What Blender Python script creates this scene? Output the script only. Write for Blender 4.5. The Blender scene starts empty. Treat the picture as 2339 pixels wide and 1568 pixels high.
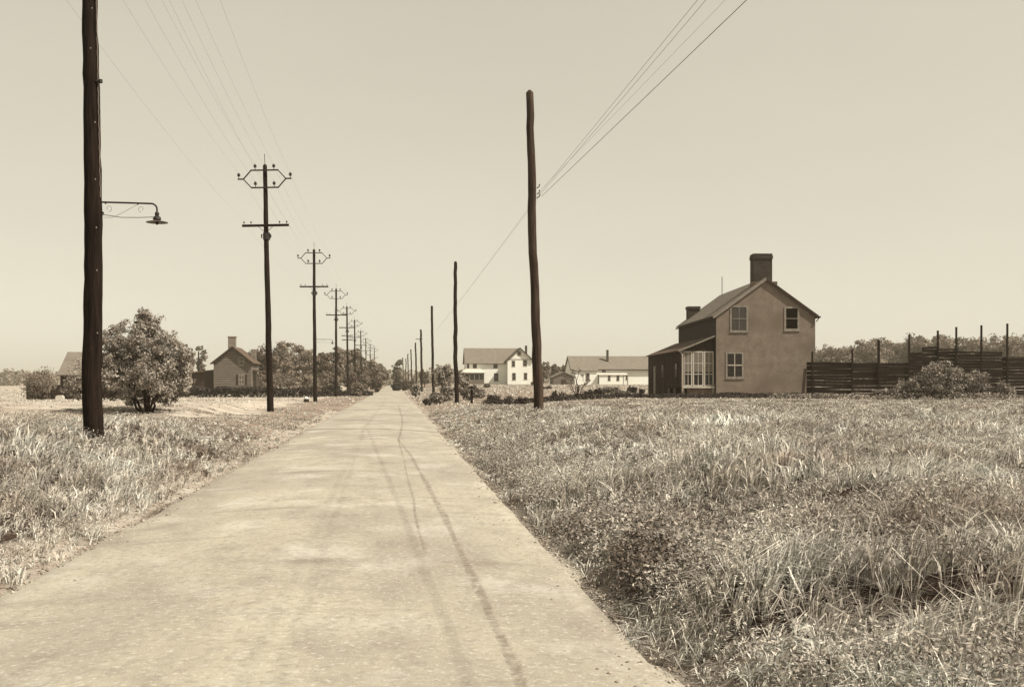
import bpy, math
import numpy as np
from mathutils import Vector, Matrix

C = bpy.context.scene
COL = C.collection
R = math.radians

# ------------------------------------------------------------------ camera
YAW = 6.49          # camera turned to the right of the road's axis
EYE = 1.6
F = 2384.0          # focal length in picture units of 2338 across
HZ = 873.0          # eye level in those units
cam_d = bpy.data.cameras.new('camera'); cam = bpy.data.objects.new('camera', cam_d); COL.objects.link(cam)
cam_d.sensor_width = 36.0; cam_d.lens = 36.0 * F / 2338.0
cam_d.shift_y = (HZ - 783.5) / 2338.0
cam_d.clip_end = 8000; cam_d.clip_start = 0.1
cam.location = (0, 0, EYE); cam.rotation_euler = (R(90), 0, -R(YAW))
C.camera = cam

# ------------------------------------------------------------------ sky, sun, exposure
SUN_EL, SUN_AZ = 50.0, 180.0 - 69.0 + YAW      # azimuth clockwise from the road's direction
w = bpy.data.worlds.new('World'); C.world = w; w.use_nodes = True
nt = w.node_tree; nt.nodes.clear()
sky = nt.nodes.new('ShaderNodeTexSky'); sky.sky_type = 'NISHITA'; sky.sun_disc = False
sky.sun_elevation = R(SUN_EL); sky.sun_rotation = R(SUN_AZ); sky.dust_density = 1.0; sky.air_density = 1.0
bw = nt.nodes.new('ShaderNodeRGBToBW')
pw = nt.nodes.new('ShaderNodeMath'); pw.operation = 'POWER'; pw.inputs[1].default_value = 0.32
tint = nt.nodes.new('ShaderNodeMix'); tint.data_type = 'RGBA'; tint.blend_type = 'MULTIPLY'; tint.inputs['Factor'].default_value = 1
tint.inputs[7].default_value = (1.0, .935, 0.76, 1)
bg = nt.nodes.new('ShaderNodeBackground'); bg.inputs['Strength'].default_value = 0.15
gain = nt.nodes.new('ShaderNodeMath'); gain.operation = 'MULTIPLY'; gain.inputs[1].default_value = 2.02
out = nt.nodes.new('ShaderNodeOutputWorld')
L = nt.links.new
L(sky.outputs[0], bw.inputs[0]); L(bw.outputs[0], pw.inputs[0]); L(pw.outputs[0], gain.inputs[0]); 
wtc = nt.nodes.new('ShaderNodeTexCoord'); wno = nt.nodes.new('ShaderNodeTexNoise'); wno.inputs['Scale'].default_value = 3.0; wno.inputs['Detail'].default_value = 5
wmp = nt.nodes.new('ShaderNodeMapping'); wmp.inputs['Scale'].default_value = (1, 1, 3); wmr = nt.nodes.new('ShaderNodeMapRange'); wmr.inputs[3].default_value = .95; wmr.inputs[4].default_value = 1.05
wmu = nt.nodes.new('ShaderNodeMath'); wmu.operation = 'MULTIPLY'          # thin uneven veil of cloud
L(wtc.outputs['Generated'], wmp.inputs[0]); L(wmp.outputs[0], wno.inputs['Vector']); L(wno.outputs[0], wmr.inputs[0]); L(wmr.outputs[0], wmu.inputs[0]); L(gain.outputs[0], wmu.inputs[1])
L(wmu.outputs[0], tint.inputs[6])
L(tint.outputs[2], bg.inputs[0]); L(bg.outputs[0], out.inputs[0])

sd = bpy.data.lights.new('sun', 'SUN'); sd.energy = 5.0; sd.angle = R(0.5); sd.color = (1.0, 0.93, 0.80)
sun = bpy.data.objects.new('sun', sd); COL.objects.link(sun)
a, e = R(SUN_AZ), R(SUN_EL)
tosun = Vector((math.sin(a) * math.cos(e), math.cos(a) * math.cos(e), math.sin(e)))
sun.rotation_euler = (-tosun).to_track_quat('-Z', 'Y').to_euler()
C.view_settings.view_transform = 'Standard'; C.view_settings.look = 'None'
C.view_settings.exposure = 0.65; C.view_settings.gamma = 1.0

C.cycles.max_bounces = 6; C.cycles.transparent_max_bounces = 12
C.cycles.volume_bounces = 0

# ------------------------------------------------------------------ helpers
cy, sy_ = math.cos(R(YAW)), math.sin(R(YAW))
def W(px, D):
    u = (px - 1169.0) / F
    return D * (sy_ + u * cy), D * (cy - u * sy_)
def Z(py, D): return EYE + (HZ - py) * D / F
def G(px, py):                       # point of level ground seen there
    D = EYE * F / (py - HZ); return W(px, D)

def sep(v, k=1.0):                          # warm monochrome: darks browner, lights nearer to cream
    s = min(1.0, (v / 0.6)) ** 0.30
    rg = 1.00 + 0.90 * (1 - s) * k; rb = 1.09 + 1.65 * (1 - s) * k
    r = v * (1 + (rg - 1) * 0.6); g = r / rg; b = r / rb
    return (r, g, b, 1.0)

def hash2(ix, iy, seed):
    h = np.sin(ix * 127.1 + iy * 311.7 + seed * 74.7) * 43758.5453
    return h - np.floor(h)
def vnoise(x, y, seed=0):
    ix, iy = np.floor(x), np.floor(y); fx, fy = x - ix, y - iy
    fx = fx * fx * (3 - 2 * fx); fy = fy * fy * (3 - 2 * fy)
    a = hash2(ix, iy, seed); b = hash2(ix + 1, iy, seed); c = hash2(ix, iy + 1, seed); d = hash2(ix + 1, iy + 1, seed)
    return (a * (1 - fx) + b * fx) * (1 - fy) + (c * (1 - fx) + d * fx) * fy
def fbm(x, y, seed=0, o=3):
    t = 0; amp = .5; n = 0
    for k in range(o):
        t = t + amp * vnoise(x * 2 ** k, y * 2 ** k, seed + k * 13); n += amp; amp *= .5
    return t / n
def sst(a, b, x):
    t = np.clip((x - a) / (b - a), 0, 1); return t * t * (3 - 2 * t)

RL, RR = -3.0, 1.62                  # edges of the road
MOUNDS = []                          # tussocks, each with blades cleared to dark soil, standing in for its shade
for px_, py_, mh_, mr_ in ((1480,1330,.26,.34),(1400,1270,.2,.3),(1760,1270,.30,.42),(1700,1300,.22,.3),(1900,1290,.24,.3),(1580,1420,.2,.3),(2060,1320,.28,.4),(2180,1200,.25,.4),(2120,1420,.2,.3),(1860,1110,.22,.42),
                           (1640,1080,.18,.4),(1300,1150,.18,.35),(1750,1380,.18,.25),(2250,1330,.25,.4),(1500,1190,.18,.36),(1990,1160,.2,.4),(1330,1230,.2,.3),(2090,1090,.2,.5),(1420,1090,.18,.45),(1980,1010,.2,.7),(1730,1005,.18,.7),(1560,1500,.18,.25),(1900,1480,.2,.28),(1640,1230,.2,.3),(1860,1210,.22,.34)):
    MOUNDS.append((*W(px_, 1.12 * F / (py_ - HZ)), mh_, mr_))
def shade_gap(x, y):                    # 1 inside the bare dark patches that stand in for shade
    t = np.zeros(np.shape(x))
    for mx, my, mh_, mr_ in MOUNDS:
        t = np.maximum(t, np.exp(-(((x - mx + mr_ * .95) / (mr_ * .52)) ** 2 + ((y - my + mr_ * .2) / (mr_ * .7)) ** 2) ** 1.5))
    return t
def gh(x, y):                        # height of the ground
    x = np.asarray(x, float); y = np.asarray(y, float)
    ur = x - RR; ul = RL - x
    vr = 0.62 - 0.50 * sst(38, 74, y)
    fr = 0.70 + 0.5 * sst(90, 230, y)
    pr = vr + (fr - vr) * sst(5.5, 13, x)
    vl = 0.74 - 0.54 * sst(17, 46, y) - 0.16 * sst(50, 110, y)
    sw = sst(-6.6, -8.6, x); vl = vl + sw * (-.27 * np.exp(-((y - 37.0) / 2.6) ** 2) + .40 * sst(38.5, 46, y) * (1 - sst(52, 100, y)))
    wy = (1 - sst(10.5, 19, y)) * sst(.30, .55, fbm(y * .9, y * 0, 27) + .12 * (y < 11) * (y > 6))
    hr = np.maximum(pr * sst(-0.1, 3.0, ur), (.10 + .14 * sst(.05, .6, ur)) * sst(.02, .5, ur) * wy); hl = vl * sst(0.1, 3.0, ul)
    for mx, my, mh, mr_ in MOUNDS:
        q = np.hypot(x - mx, y - my) / mr_; hr = hr + .62 * mh * np.exp(-np.clip(q, 0, 4) ** 2 * 1.3) * (ur > .1)
    h = np.where(ur > -0.1, hr, np.where(ul > 0.1, hl, 0.0))
    off = np.clip(np.maximum(ur, ul), 0, None)
    bump = (fbm(x * .35, y * .35, 5) - .5) * .22 * sst(0.3, 3, off) + (fbm(x * 1.3, y * 1.3, 9) - .5) * .10 * sst(.2, 1.5, off)
    bump = bump * (1 - .85 * sst(22, 48, y) * (y < 400))
    return h + bump - 0.05 * (1 - sst(-0.3, 0.25, off + np.where((ur > -.3) | (ul > -.3), np.maximum(ur, ul).clip(-.3, 0), -.3)))
def ghf(x, y): return float(gh(x, y))

class MB:
    def __init__(s): s.v = []; s.f = []; s.sm = False
    def poly(s, pts):
        n = len(s.v); s.v += [tuple(p) for p in pts]; s.f.append(tuple(range(n, n + len(pts))))
    def box(s, x0, x1, y0, y1, z0, z1):
        n = len(s.v)
        s.v += [(x0,y0,z0),(x1,y0,z0),(x1,y1,z0),(x0,y1,z0),(x0,y0,z1),(x1,y0,z1),(x1,y1,z1),(x0,y1,z1)]
        s.f += [tuple(n + i for i in q) for q in ((0,3,2,1),(4,5,6,7),(0,1,5,4),(1,2,6,5),(2,3,7,6),(3,0,4,7))]
    def prism(s, prof, y0, y1, ax='y'):          # profile of (x,z) extruded along y, or (y,z) along x
        n = len(s.v); k = len(prof)
        if ax == 'y': s.v += [(p[0], y0, p[1]) for p in prof] + [(p[0], y1, p[1]) for p in prof]
        else: s.v += [(y0, p[0], p[1]) for p in prof] + [(y1, p[0], p[1]) for p in prof]
        s.f.append(tuple(range(n, n + k))); s.f.append(tuple(range(n + 2 * k - 1, n + k - 1, -1)))
        for i in range(k): s.f.append((n + i, n + k + i, n + k + (i + 1) % k, n + (i + 1) % k))
    def slab(s, q, th):                          # quad with thickness below it
        q = [Vector(p) for p in q]; nn = (q[1] - q[0]).cross(q[2] - q[0]).normalized()
        if nn.z < 0: nn = -nn
        n = len(s.v); s.v += [tuple(p) for p in q] + [tuple(p - nn * th) for p in q]
        s.f += [(n,n+1,n+2,n+3),(n+7,n+6,n+5,n+4)] + [(n+i, n+4+i, n+4+(i+1)%4, n+(i+1)%4) for i in range(4)]
    def bar(s, a, b, wd, ht=None):
        ht = ht or wd; a, b = Vector(a), Vector(b); d = (b - a).normalized()
        up = Vector((0,0,1)) if abs(d.z) < .95 else Vector((0,1,0))
        sx = d.cross(up).normalized() * wd / 2; uz = sx.cross(d).normalized() * ht / 2
        n = len(s.v)
        for p in (a, b): s.v += [tuple(p-sx-uz), tuple(p+sx-uz), tuple(p+sx+uz), tuple(p-sx+uz)]
        s.f += [tuple(n + i for i in q) for q in ((0,1,2,3),(7,6,5,4),(0,4,5,1),(1,5,6,2),(2,6,7,3),(3,7,4,0))]
    def tube(s, pts, rad, k=6, cap=True):
        pts = [Vector(p) for p in pts]; m = len(pts)
        if not hasattr(rad, '__len__'): rad = [rad] * m
        n = len(s.v); ref = None
        for i, p in enumerate(pts):
            d = (pts[min(i+1,m-1)] - pts[max(i-1,0)]).normalized()
            if ref is None: ref = Vector((0,1,0)) if abs(d.y) < .8 else Vector((1,0,0))
            sx = d.cross(ref).normalized(); ref = sx.cross(d).normalized()
            for j in range(k):
                t = 2 * math.pi * j / k
                s.v.append(tuple(p + (sx * math.cos(t) + ref * math.sin(t)) * rad[i]))
        for i in range(m - 1):
            for j in range(k):
                s.f.append((n+i*k+j, n+i*k+(j+1)%k, n+(i+1)*k+(j+1)%k, n+(i+1)*k+j))
        if cap:
            s.f.append(tuple(range(n+k-1, n-1, -1))); s.f.append(tuple(range(n+(m-1)*k, n+m*k)))
    def lathe(s, c, prof, k=12):                 # prof of (r,z)
        s.tube([(c[0], c[1], c[2] + z) for r, z in prof], [max(r, .001) for r, z in prof], k)
    def build(s, name, m, parent=None, loc=None, smooth=False):
        me = bpy.data.meshes.new(name); me.from_pydata(s.v, [], s.f); me.validate()
        me.materials.append(m)
        if smooth: me.shade_smooth() if hasattr(me, 'shade_smooth') else None
        o = bpy.data.objects.new(name, me); COL.objects.link(o)
        if parent: o.parent = parent
        if loc: o.location = loc
        return o
def np_mesh(name, V, quads=None, tris=None, m=None, parent=None):
    me = bpy.data.meshes.new(name)
    nq = 0 if quads is None else len(quads); ntr = 0 if tris is None else len(tris)
    me.vertices.add(len(V)); me.vertices.foreach_set('co', np.asarray(V, np.float32).ravel())
    loops = []
    if nq: loops.append(np.asarray(quads, np.int32).ravel())
    if ntr: loops.append(np.asarray(tris, np.int32).ravel())
    loops = np.concatenate(loops); me.loops.add(len(loops)); me.loops.foreach_set('vertex_index', loops)
    st = np.concatenate([np.arange(nq) * 4, nq * 4 + np.arange(ntr) * 3]).astype(np.int32)
    me.polygons.add(nq + ntr); me.polygons.foreach_set('loop_start', st)
    me.update(calc_edges=True)
    if m: me.materials.append(m)
    o = bpy.data.objects.new(name, me); COL.objects.link(o)
    if parent: o.parent = parent
    return o
def tag(o, label=None, cat=None, group=None, kind=None):
    if label: o['label'] = label
    if cat: o['category'] = cat
    if group: o['group'] = group
    if kind: o['kind'] = kind
    return o
def thing(name, label, cat, loc=(0,0,0), rotz=0, group=None):
    o = bpy.data.objects.new(name, None); COL.objects.link(o); o.empty_display_size = .2
    o.location = loc; o.rotation_euler = (0, 0, rotz); return tag(o, label, cat, group)
def kids(o): return [c for c in bpy.data.objects if c.parent == o]
def dup(root, label=None, group=None, loc=None, rot=None):
    r = root.copy(); COL.objects.link(r)
    if label: r['label'] = label
    if group: r['group'] = group
    if loc: r.location = loc
    if rot: r.rotation_euler = rot
    for ch in kids(root):
        c = ch.copy(); COL.objects.link(c); c.parent = r
        for g in kids(ch):
            d = g.copy(); COL.objects.link(d); d.parent = c
    return r

# ------------------------------------------------------------------ materials
def mat(name, v1, v2=None, scale=3.0, rough=0.9, bump=0.0, bscale=None, stretch=(1,1,1), detail=5, c1=.35, c2=.65, island=0.0, trans=0.0, spec=.07, v3=None, s3=.5):
    m = bpy.data.materials.new(name); m.use_nodes = True; n = m.node_tree.nodes; l = m.node_tree.links.new
    p = n['Principled BSDF']; p.inputs['Roughness'].default_value = rough; p.inputs['Specular IOR Level'].default_value = spec
    o = n['Material Output']
    v2 = v1 if v2 is None else v2
    kk_ = .5 if name in ('pale_shingles', 'old_shingles', 'grey_clapboard', 'worn_trim', 'lace_curtain', 'curtained_glass') else (.8 if name == 'weathered_stucco' or 'leaves' in name else (1.3 if 'blades' in name else 1.0))
    tc = n.new('ShaderNodeTexCoord'); mp = n.new('ShaderNodeMapping'); mp.inputs['Scale'].default_value = stretch
    l(tc.outputs['Object'], mp.inputs[0])
    no = n.new('ShaderNodeTexNoise'); no.inputs['Scale'].default_value = scale; no.inputs['Detail'].default_value = detail; no.inputs['Roughness'].default_value = .62
    l(mp.outputs[0], no.inputs['Vector'])
    cr = n.new('ShaderNodeValToRGB'); cr.color_ramp.elements[0].position = c1; cr.color_ramp.elements[1].position = c2
    cr.color_ramp.elements[0].color = sep(v1, kk_); cr.color_ramp.elements[1].color = sep(v2, kk_)
    l(no.outputs[0], cr.inputs[0]); col = cr.outputs[0]
    if v3 is not None:                                   # broad blotches of a third tone
        n3 = n.new('ShaderNodeTexNoise'); n3.inputs['Scale'].default_value = s3; n3.inputs['Detail'].default_value = 6; l(mp.outputs[0], n3.inputs['Vector'])
        r3 = n.new('ShaderNodeMapRange'); r3.inputs[1].default_value = .5; r3.inputs[2].default_value = .68; r3.inputs[4].default_value = .75; l(n3.outputs[0], r3.inputs[0])
        mx = n.new('ShaderNodeMix'); mx.data_type = 'RGBA'; l(r3.outputs[0], mx.inputs[0]); l(col, mx.inputs[6]); mx.inputs[7].default_value = sep(v3, kk_); col = mx.outputs[2]
    if island:
        ge = n.new('ShaderNodeNewGeometry'); mr = n.new('ShaderNodeMapRange'); mr.inputs[3].default_value = 1 - island; mr.inputs[4].default_value = 1 + island
        l(ge.outputs['Random Per Island'], mr.inputs[0])
        ml = n.new('ShaderNodeVectorMath'); ml.operation = 'SCALE'; l(col, ml.inputs[0]); l(mr.outputs[0], ml.inputs['Scale']); col = ml.outputs[0]
    l(col, p.inputs['Base Color'])
    if bump:
        nb = n.new('ShaderNodeTexNoise'); nb.inputs['Scale'].default_value = bscale or scale * 4; nb.inputs['Detail'].default_value = 4; l(mp.outputs[0], nb.inputs['Vector'])
        b = n.new('ShaderNodeBump'); b.inputs['Strength'].default_value = bump; b.inputs['Distance'].default_value = .03; l(nb.outputs[0], b.inputs['Height']); l(b.outputs[0], p.inputs['Normal'])
    if trans:
        t = n.new('ShaderNodeBsdfTranslucent'); l(col, t.inputs[0]); ms = n.new('ShaderNodeMixShader'); ms.inputs[0].default_value = trans
        l(p.outputs[0], ms.inputs[1]); l(t.outputs[0], ms.inputs[2]); l(ms.outputs[0], o.inputs[0])
    return m
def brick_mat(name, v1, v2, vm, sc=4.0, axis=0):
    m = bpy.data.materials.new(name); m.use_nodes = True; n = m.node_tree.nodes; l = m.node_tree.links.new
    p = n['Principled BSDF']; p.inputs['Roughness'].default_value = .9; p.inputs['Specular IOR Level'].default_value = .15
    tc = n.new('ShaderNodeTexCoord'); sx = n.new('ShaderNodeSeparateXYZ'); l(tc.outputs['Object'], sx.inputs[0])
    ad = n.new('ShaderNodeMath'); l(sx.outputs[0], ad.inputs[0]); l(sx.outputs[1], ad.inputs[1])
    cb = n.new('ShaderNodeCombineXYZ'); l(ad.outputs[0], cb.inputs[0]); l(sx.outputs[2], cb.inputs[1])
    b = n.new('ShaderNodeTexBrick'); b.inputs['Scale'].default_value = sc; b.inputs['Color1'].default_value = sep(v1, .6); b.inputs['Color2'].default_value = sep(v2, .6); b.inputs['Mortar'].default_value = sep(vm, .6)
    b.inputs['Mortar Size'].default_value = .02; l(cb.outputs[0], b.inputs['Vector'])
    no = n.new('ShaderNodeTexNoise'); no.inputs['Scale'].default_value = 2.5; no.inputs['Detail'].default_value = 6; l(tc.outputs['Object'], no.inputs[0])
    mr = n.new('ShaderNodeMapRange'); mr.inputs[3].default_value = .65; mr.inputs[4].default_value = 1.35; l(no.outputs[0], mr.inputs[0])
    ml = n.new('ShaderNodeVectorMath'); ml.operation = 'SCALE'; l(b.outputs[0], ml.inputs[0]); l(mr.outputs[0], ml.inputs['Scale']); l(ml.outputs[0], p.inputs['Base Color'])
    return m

M = {}
M['pole'] = mat('tarred_pole', .004, .016, 5, .95, .8, 20, (3,3,.2), spec=.08)
M['pole_bare'] = mat('weathered_pole', .014, .05, 4, .9, .7, 22, (4,4,.3), v3=.06, s3=1.2)
M['iron'] = mat('dark_iron', .006, .014, 8, .6, spec=.4)
M['porcelain'] = mat('brown_porcelain', .018, .03, 8, .35, spec=.5)
M['wire'] = mat('wire', .12, .18, 1, .6, spec=.3)
M['enamel'] = mat('lamp_enamel', .05, .09, 10, .5, spec=.4)
M['stucco'] = mat('weathered_stucco', .12, .19, 2.2, .95, .8, 16, (1,1,1), 8, .3, .7, v3=.105, s3=.55)
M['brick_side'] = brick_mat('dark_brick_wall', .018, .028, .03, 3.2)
M['brick_chim'] = brick_mat('sooty_brick', .016, .032, .06, 2.6)
M['brick_pale'] = brick_mat('pale_brick', .12, .18, .15, 3.0)
M['roof'] = mat('old_shingles', .10, .155, 2.2, .95, .8, 14, (1,.5,3), v3=.13, s3=.7)
M['roof_pale'] = mat('pale_shingles', .115, .16, 1.5, .95, .8, 6, (1,.6,3), v3=.13, s3=.3)
M['roof_tin'] = mat('tin_roof', .38, .48, 1.2, .7, .2, 4, spec=.4)
M['roof_dark'] = mat('tarpaper_roof', .05, .09, 2, .9, .4, 9)
M['white'] = mat('white_clapboard', .66, .80, 1.2, .85, .25, 10, (.3,.3,6))
M['white_trim'] = mat('white_trim', .28, .42, 5, .8, .2, 20)
M['porch_white'] = mat('porch_white', .36, .48, 5, .8, .2, 20)
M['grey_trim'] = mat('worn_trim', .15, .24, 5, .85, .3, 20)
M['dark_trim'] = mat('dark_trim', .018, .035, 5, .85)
M['dark_board'] = mat('dark_boards', .011, .040, 3.0, .9, .7, 14, (6,6,.35), c1=.3, c2=.7)
M['fence_board'] = mat('fence_boards', .005, .016, 2.0, .9, .6, 12, (.4,.4,7), c1=.3, c2=.7, v3=.026, s3=.5)
M['clap'] = mat('grey_clapboard', .085, .13, 2.0, .9, .3, 12, (.4,.4,6), v3=.13, s3=.6)
M['glass_dark'] = mat('dark_glass', .006, .010, 2, .12, spec=.35)
M['glass_cur'] = mat('curtained_glass', .02, .045, 3, .15, spec=.4, stretch=(6,6,.6))
M['dark'] = mat('opening_shade', .004, .006, 2, .95, spec=0)  # near-black colour with the shade of unlit openings put into it
M['stone'] = mat('rubble_stone', .08, .2, 4, .95, 1.0, 6)
M['curtain'] = mat('lace_curtain', .11, .17, 14, .95, .3, 20, (3,3,.5))

M['bark'] = mat('bark', .010, .03, 5, .95, .6, 20, (3,3,.5))
M['leaf_bush'] = mat('bush_leaves', .13, .34, 2.2, .7, island=.5, trans=.22, spec=.3)
M['leaf_far'] = mat('far_leaves', .11, .19, .35, .8, island=.4, trans=.2)
M['leaf_far2'] = mat('far_leaves_dark', .07, .12, .4, .8, island=.4, trans=.2)
M['leaf_dark'] = mat('hedge_leaves', .012, .035, 1.2, .7, island=.7, trans=.12, spec=.3)
M['leaf_bright'] = mat('shrub_leaves', .05, .30, 1.6, .65, island=.85, trans=.2, spec=.35)
M['leaf_wood'] = mat('woodland_leaves', .15, .22, .03, .9, island=.5, trans=.2)
M['grass_r'] = mat('meadow_blades', .34, .64, .8, .6, island=.7, trans=.30, spec=.3, c1=.3, c2=.7, v3=.18, s3=.42)
M['grass_l'] = mat('verge_blades', .32, .60, .8, .6, island=.6, trans=.30, spec=.3, c1=.3, c2=.7, v3=.19, s3=.45)
M['weed'] = mat('weed_leaves', .11, .40, 1.0, .65, island=.7, trans=.2, spec=.35)
M['pebble'] = mat('pebbles', .14, .34, 3, .9, island=.5)
M['weed_pale'] = mat('pale_weed_leaves', .18, .38, 1.0, .65, island=.6, trans=.2)
M['seam'] = mat('tar_seam', .10, .16, 3, .95)

# ------------------------------------------------------------------ ground
def spaced(a, b, n, k=5.0):
    t = np.linspace(-1, 1, n); s = np.sinh(k * t) / math.sinh(k)
    return np.where(t < 0, s * a, s * b)
xs = np.unique(np.concatenate([spaced(2200, 2200, 221, 7.0), np.arange(-6.5, 6, .22)]))
ys = np.unique(np.concatenate([np.linspace(-30, 0, 16), np.arange(0, 60, .4), 60 + (np.linspace(0, 1, 130) ** 3) * 2400]))
X, Y = np.meshgrid(xs, ys); Hh = gh(X, Y)
V = np.stack([X, Y, Hh], -1).reshape(-1, 3)
nx, ny = len(xs), len(ys); I = (np.arange(ny - 1)[:, None] * nx + np.arange(nx - 1)[None]).ravel()
ground = np_mesh('ground', V, np.stack([I, I + 1, I + nx + 1, I + nx], -1)); tag(ground, 'rough grassy ground banked up on both sides of the road', kind='structure')
ground.data.shade_smooth()
xf, yf = V[:, 0], V[:, 1]
n1 = fbm(xf * .12, yf * .12, 31); n2 = fbm(xf * .8, yf * .8, 44)
pale = sst(-.3, .3, (-5.2 - .02 * yf) - xf + (n2 - .5) * 3) * sst(32, 39, yf + (n1 - .5) * 8) * (.45 + .8 * sst(.3, .62, n2))
pale = np.maximum(pale, sst(.1, -.05, np.abs(xf - (RL - .28)) - .30 - (n2 - .5) * .5) * .8 * (yf < 60))
pale = np.maximum(pale, sst(.1, -.1, (xf - RR) - .25 - (n2 - .5) * .8) * (xf > RR - .6) * .5)
def patch(cx, cy_, rx, ry, amt):
    return amt * sst(1.15, .8, np.hypot((xf - cx) / rx, (yf - cy_) / ry) + (n2 - .5) * .8)
px_, py_ = W(1570, 27.5)
pale = np.maximum(pale, patch(px_, py_, 2.2, .35, .95))
field = sst(24, 36, yf)
ca = ground.data.color_attributes.new('zone', 'FLOAT_COLOR', 'POINT')
arr = np.stack([np.clip(pale, 0, 1), field, np.zeros_like(pale), np.ones_like(pale)], -1).astype(np.float32)
ca.data.foreach_set('color', arr.ravel())
gm = bpy.data.materials.new('earth'); gm.use_nodes = True; n = gm.node_tree.nodes; l = gm.node_tree.links.new
p = n['Principled BSDF']; p.inputs['Roughness'].default_value = .95; p.inputs['Specular IOR Level'].default_value = .1
at = n.new('ShaderNodeAttribute'); at.attribute_name = 'zone'; sp = n.new('ShaderNodeSeparateColor'); l(at.outputs['Color'], sp.inputs[0])
tc = n.new('ShaderNodeTexCoord')
def nz(sc, lo, hi, a_, b_, det=6):
    q = n.new('ShaderNodeTexNoise'); q.inputs['Scale'].default_value = sc; q.inputs['Detail'].default_value = det; q.inputs['Roughness'].default_value = .65; l(tc.outputs['Object'], q.inputs[0])
    c = n.new('ShaderNodeValToRGB'); c.color_ramp.elements[0].position = lo; c.color_ramp.elements[1].position = hi
    c.color_ramp.elements[0].color = sep(a_); c.color_ramp.elements[1].color = sep(b_); l(q.outputs[0], c.inputs[0]); return c.outputs[0]
def mixc(f, a_, b_):
    q = n.new('ShaderNodeMix'); q.data_type = 'RGBA'; l(f, q.inputs[0]); l(a_, q.inputs[6]); l(b_, q.inputs[7]); return q.outputs[2]
soil = nz(3, .35, .65, .010, .035); turf = nz(.4, .3, .7, .11, .22); sand = nz(1.5, .35, .7, .24, .42)
l(mixc(sp.outputs[0], mixc(sp.outputs[1], soil, turf), sand), p.inputs['Base Color'])
bn = n.new('ShaderNodeTexNoise'); bn.inputs['Scale'].default_value = 9; bn.inputs['Detail'].default_value = 6; l(tc.outputs['Object'], bn.inputs[0])
bp = n.new('ShaderNodeBump'); bp.inputs['Strength'].default_value = .7; bp.inputs['Distance'].default_value = .06; l(bn.outputs[0], bp.inputs['Height']); l(bp.outputs[0], p.inputs['Normal'])
ground.data.materials.append(gm)

# ------------------------------------------------------------------ road
CROWN = .09
def road_z(x): t = (x - (RL + RR) / 2) / ((RR - RL) / 2); return .01 + CROWN * (1 - t * t)
rx = np.linspace(RL, RR, 25); ry = np.unique(np.concatenate([np.arange(-30, 60, .25), 60 + np.linspace(0, 1, 60) ** 2 * 700]))
X, Y = np.meshgrid(rx, ry)
edge = np.zeros_like(X); edge[:, 0] = (fbm(Y[:, 0] * .7, Y[:, 0] * 0, 3, 4) - .5) * .45; edge[:, -1] = (fbm(Y[:, 0] * .55, Y[:, 0] * 0 + 9, 4, 4) - .5) * .9
Zr = road_z(X) + (fbm(X * .7, Y * .4, 21) - .5) * .02; Zr[:, 0] -= .05; Zr[:, -1] -= .05
V = np.stack([X + edge, Y, Zr], -1).reshape(-1, 3); nx, ny = 25, len(ry); I = (np.arange(ny - 1)[:, None] * nx + np.arange(nx - 1)[None]).ravel()
road = np_mesh('road', V, np.stack([I, I + 1, I + nx + 1, I + nx], -1)); road.data.shade_smooth(); tag(road, 'long straight pale oiled gravel road with a slight crown', kind='structure')
rm = bpy.data.materials.new('oiled_gravel'); rm.use_nodes = True; n = rm.node_tree.nodes; l = rm.node_tree.links.new
p = n['Principled BSDF']; p.inputs['Roughness'].default_value = .9; p.inputs['Specular IOR Level'].default_value = .25
tc = n.new('ShaderNodeTexCoord')
def mapped(st):
    q = n.new('ShaderNodeMapping'); q.inputs['Scale'].default_value = st; l(tc.outputs['Object'], q.inputs[0]); return q.outputs[0]
def nfac(sc, st, lo, hi, det=6, amt=1.0):
    q = n.new('ShaderNodeTexNoise'); q.inputs['Scale'].default_value = sc; q.inputs['Detail'].default_value = det; q.inputs['Roughness'].default_value = .6; l(mapped(st), q.inputs[0])
    r_ = n.new('ShaderNodeMapRange'); r_.inputs[1].default_value = lo; r_.inputs[2].default_value = hi; r_.inputs[4].default_value = amt; l(q.outputs[0], r_.inputs[0]); return r_.outputs[0]
def cmix(f, a_, v):
    q = n.new('ShaderNodeMix'); q.data_type = 'RGBA'; l(f, q.inputs[0]); l(a_, q.inputs[6]); q.inputs[7].default_value = sep(v, .6); return q.outputs[2]
base = n.new('ShaderNodeRGB'); base.outputs[0].default_value = (.315, .288, .232, 1)
c = cmix(nfac(.35, (1, .45, 1), .42, .72, 5, .95), base.outputs[0], .155)      # oil darkened areas
c = cmix(nfac(1.1, (.45, 1.6, 1), .56, .78, 5, .85), c, .14)                 # streaks across
c = cmix(nfac(1.6, (2.2, .10, 1), .50, .75, 4, .08), c, .17)                 # wheel tracks
c = cmix(nfac(3.2, (1, .5, 1), .50, .72, 6, .5), c, .15)
c = cmix(nfac(.9, (1, .8, 1), .52, .75, 6, .6), c, .46)
c = cmix(nfac(17, (1, .9, 1), .50, .66, 5, .55), c, .17)                      # gravel
c = cmix(nfac(7, (1, .6, 1), .56, .70, 6, .3), c, .14)
c = cmix(nfac(24, (1, 1, 1), .55, .68, 4, .5), c, .44)
l(c, p.inputs['Base Color'])
bn = n.new('ShaderNodeTexNoise'); bn.inputs['Scale'].default_value = 60; bn.inputs['Detail'].default_value = 5; l(tc.outputs['Object'], bn.inputs[0])
bp = n.new('ShaderNodeBump'); bp.inputs['Strength'].default_value = .45; bp.inputs['Distance'].default_value = .012; l(bn.outputs[0], bp.inputs['Height']); l(bp.outputs[0], p.inputs['Normal'])
road.data.materials.append(rm)

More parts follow.
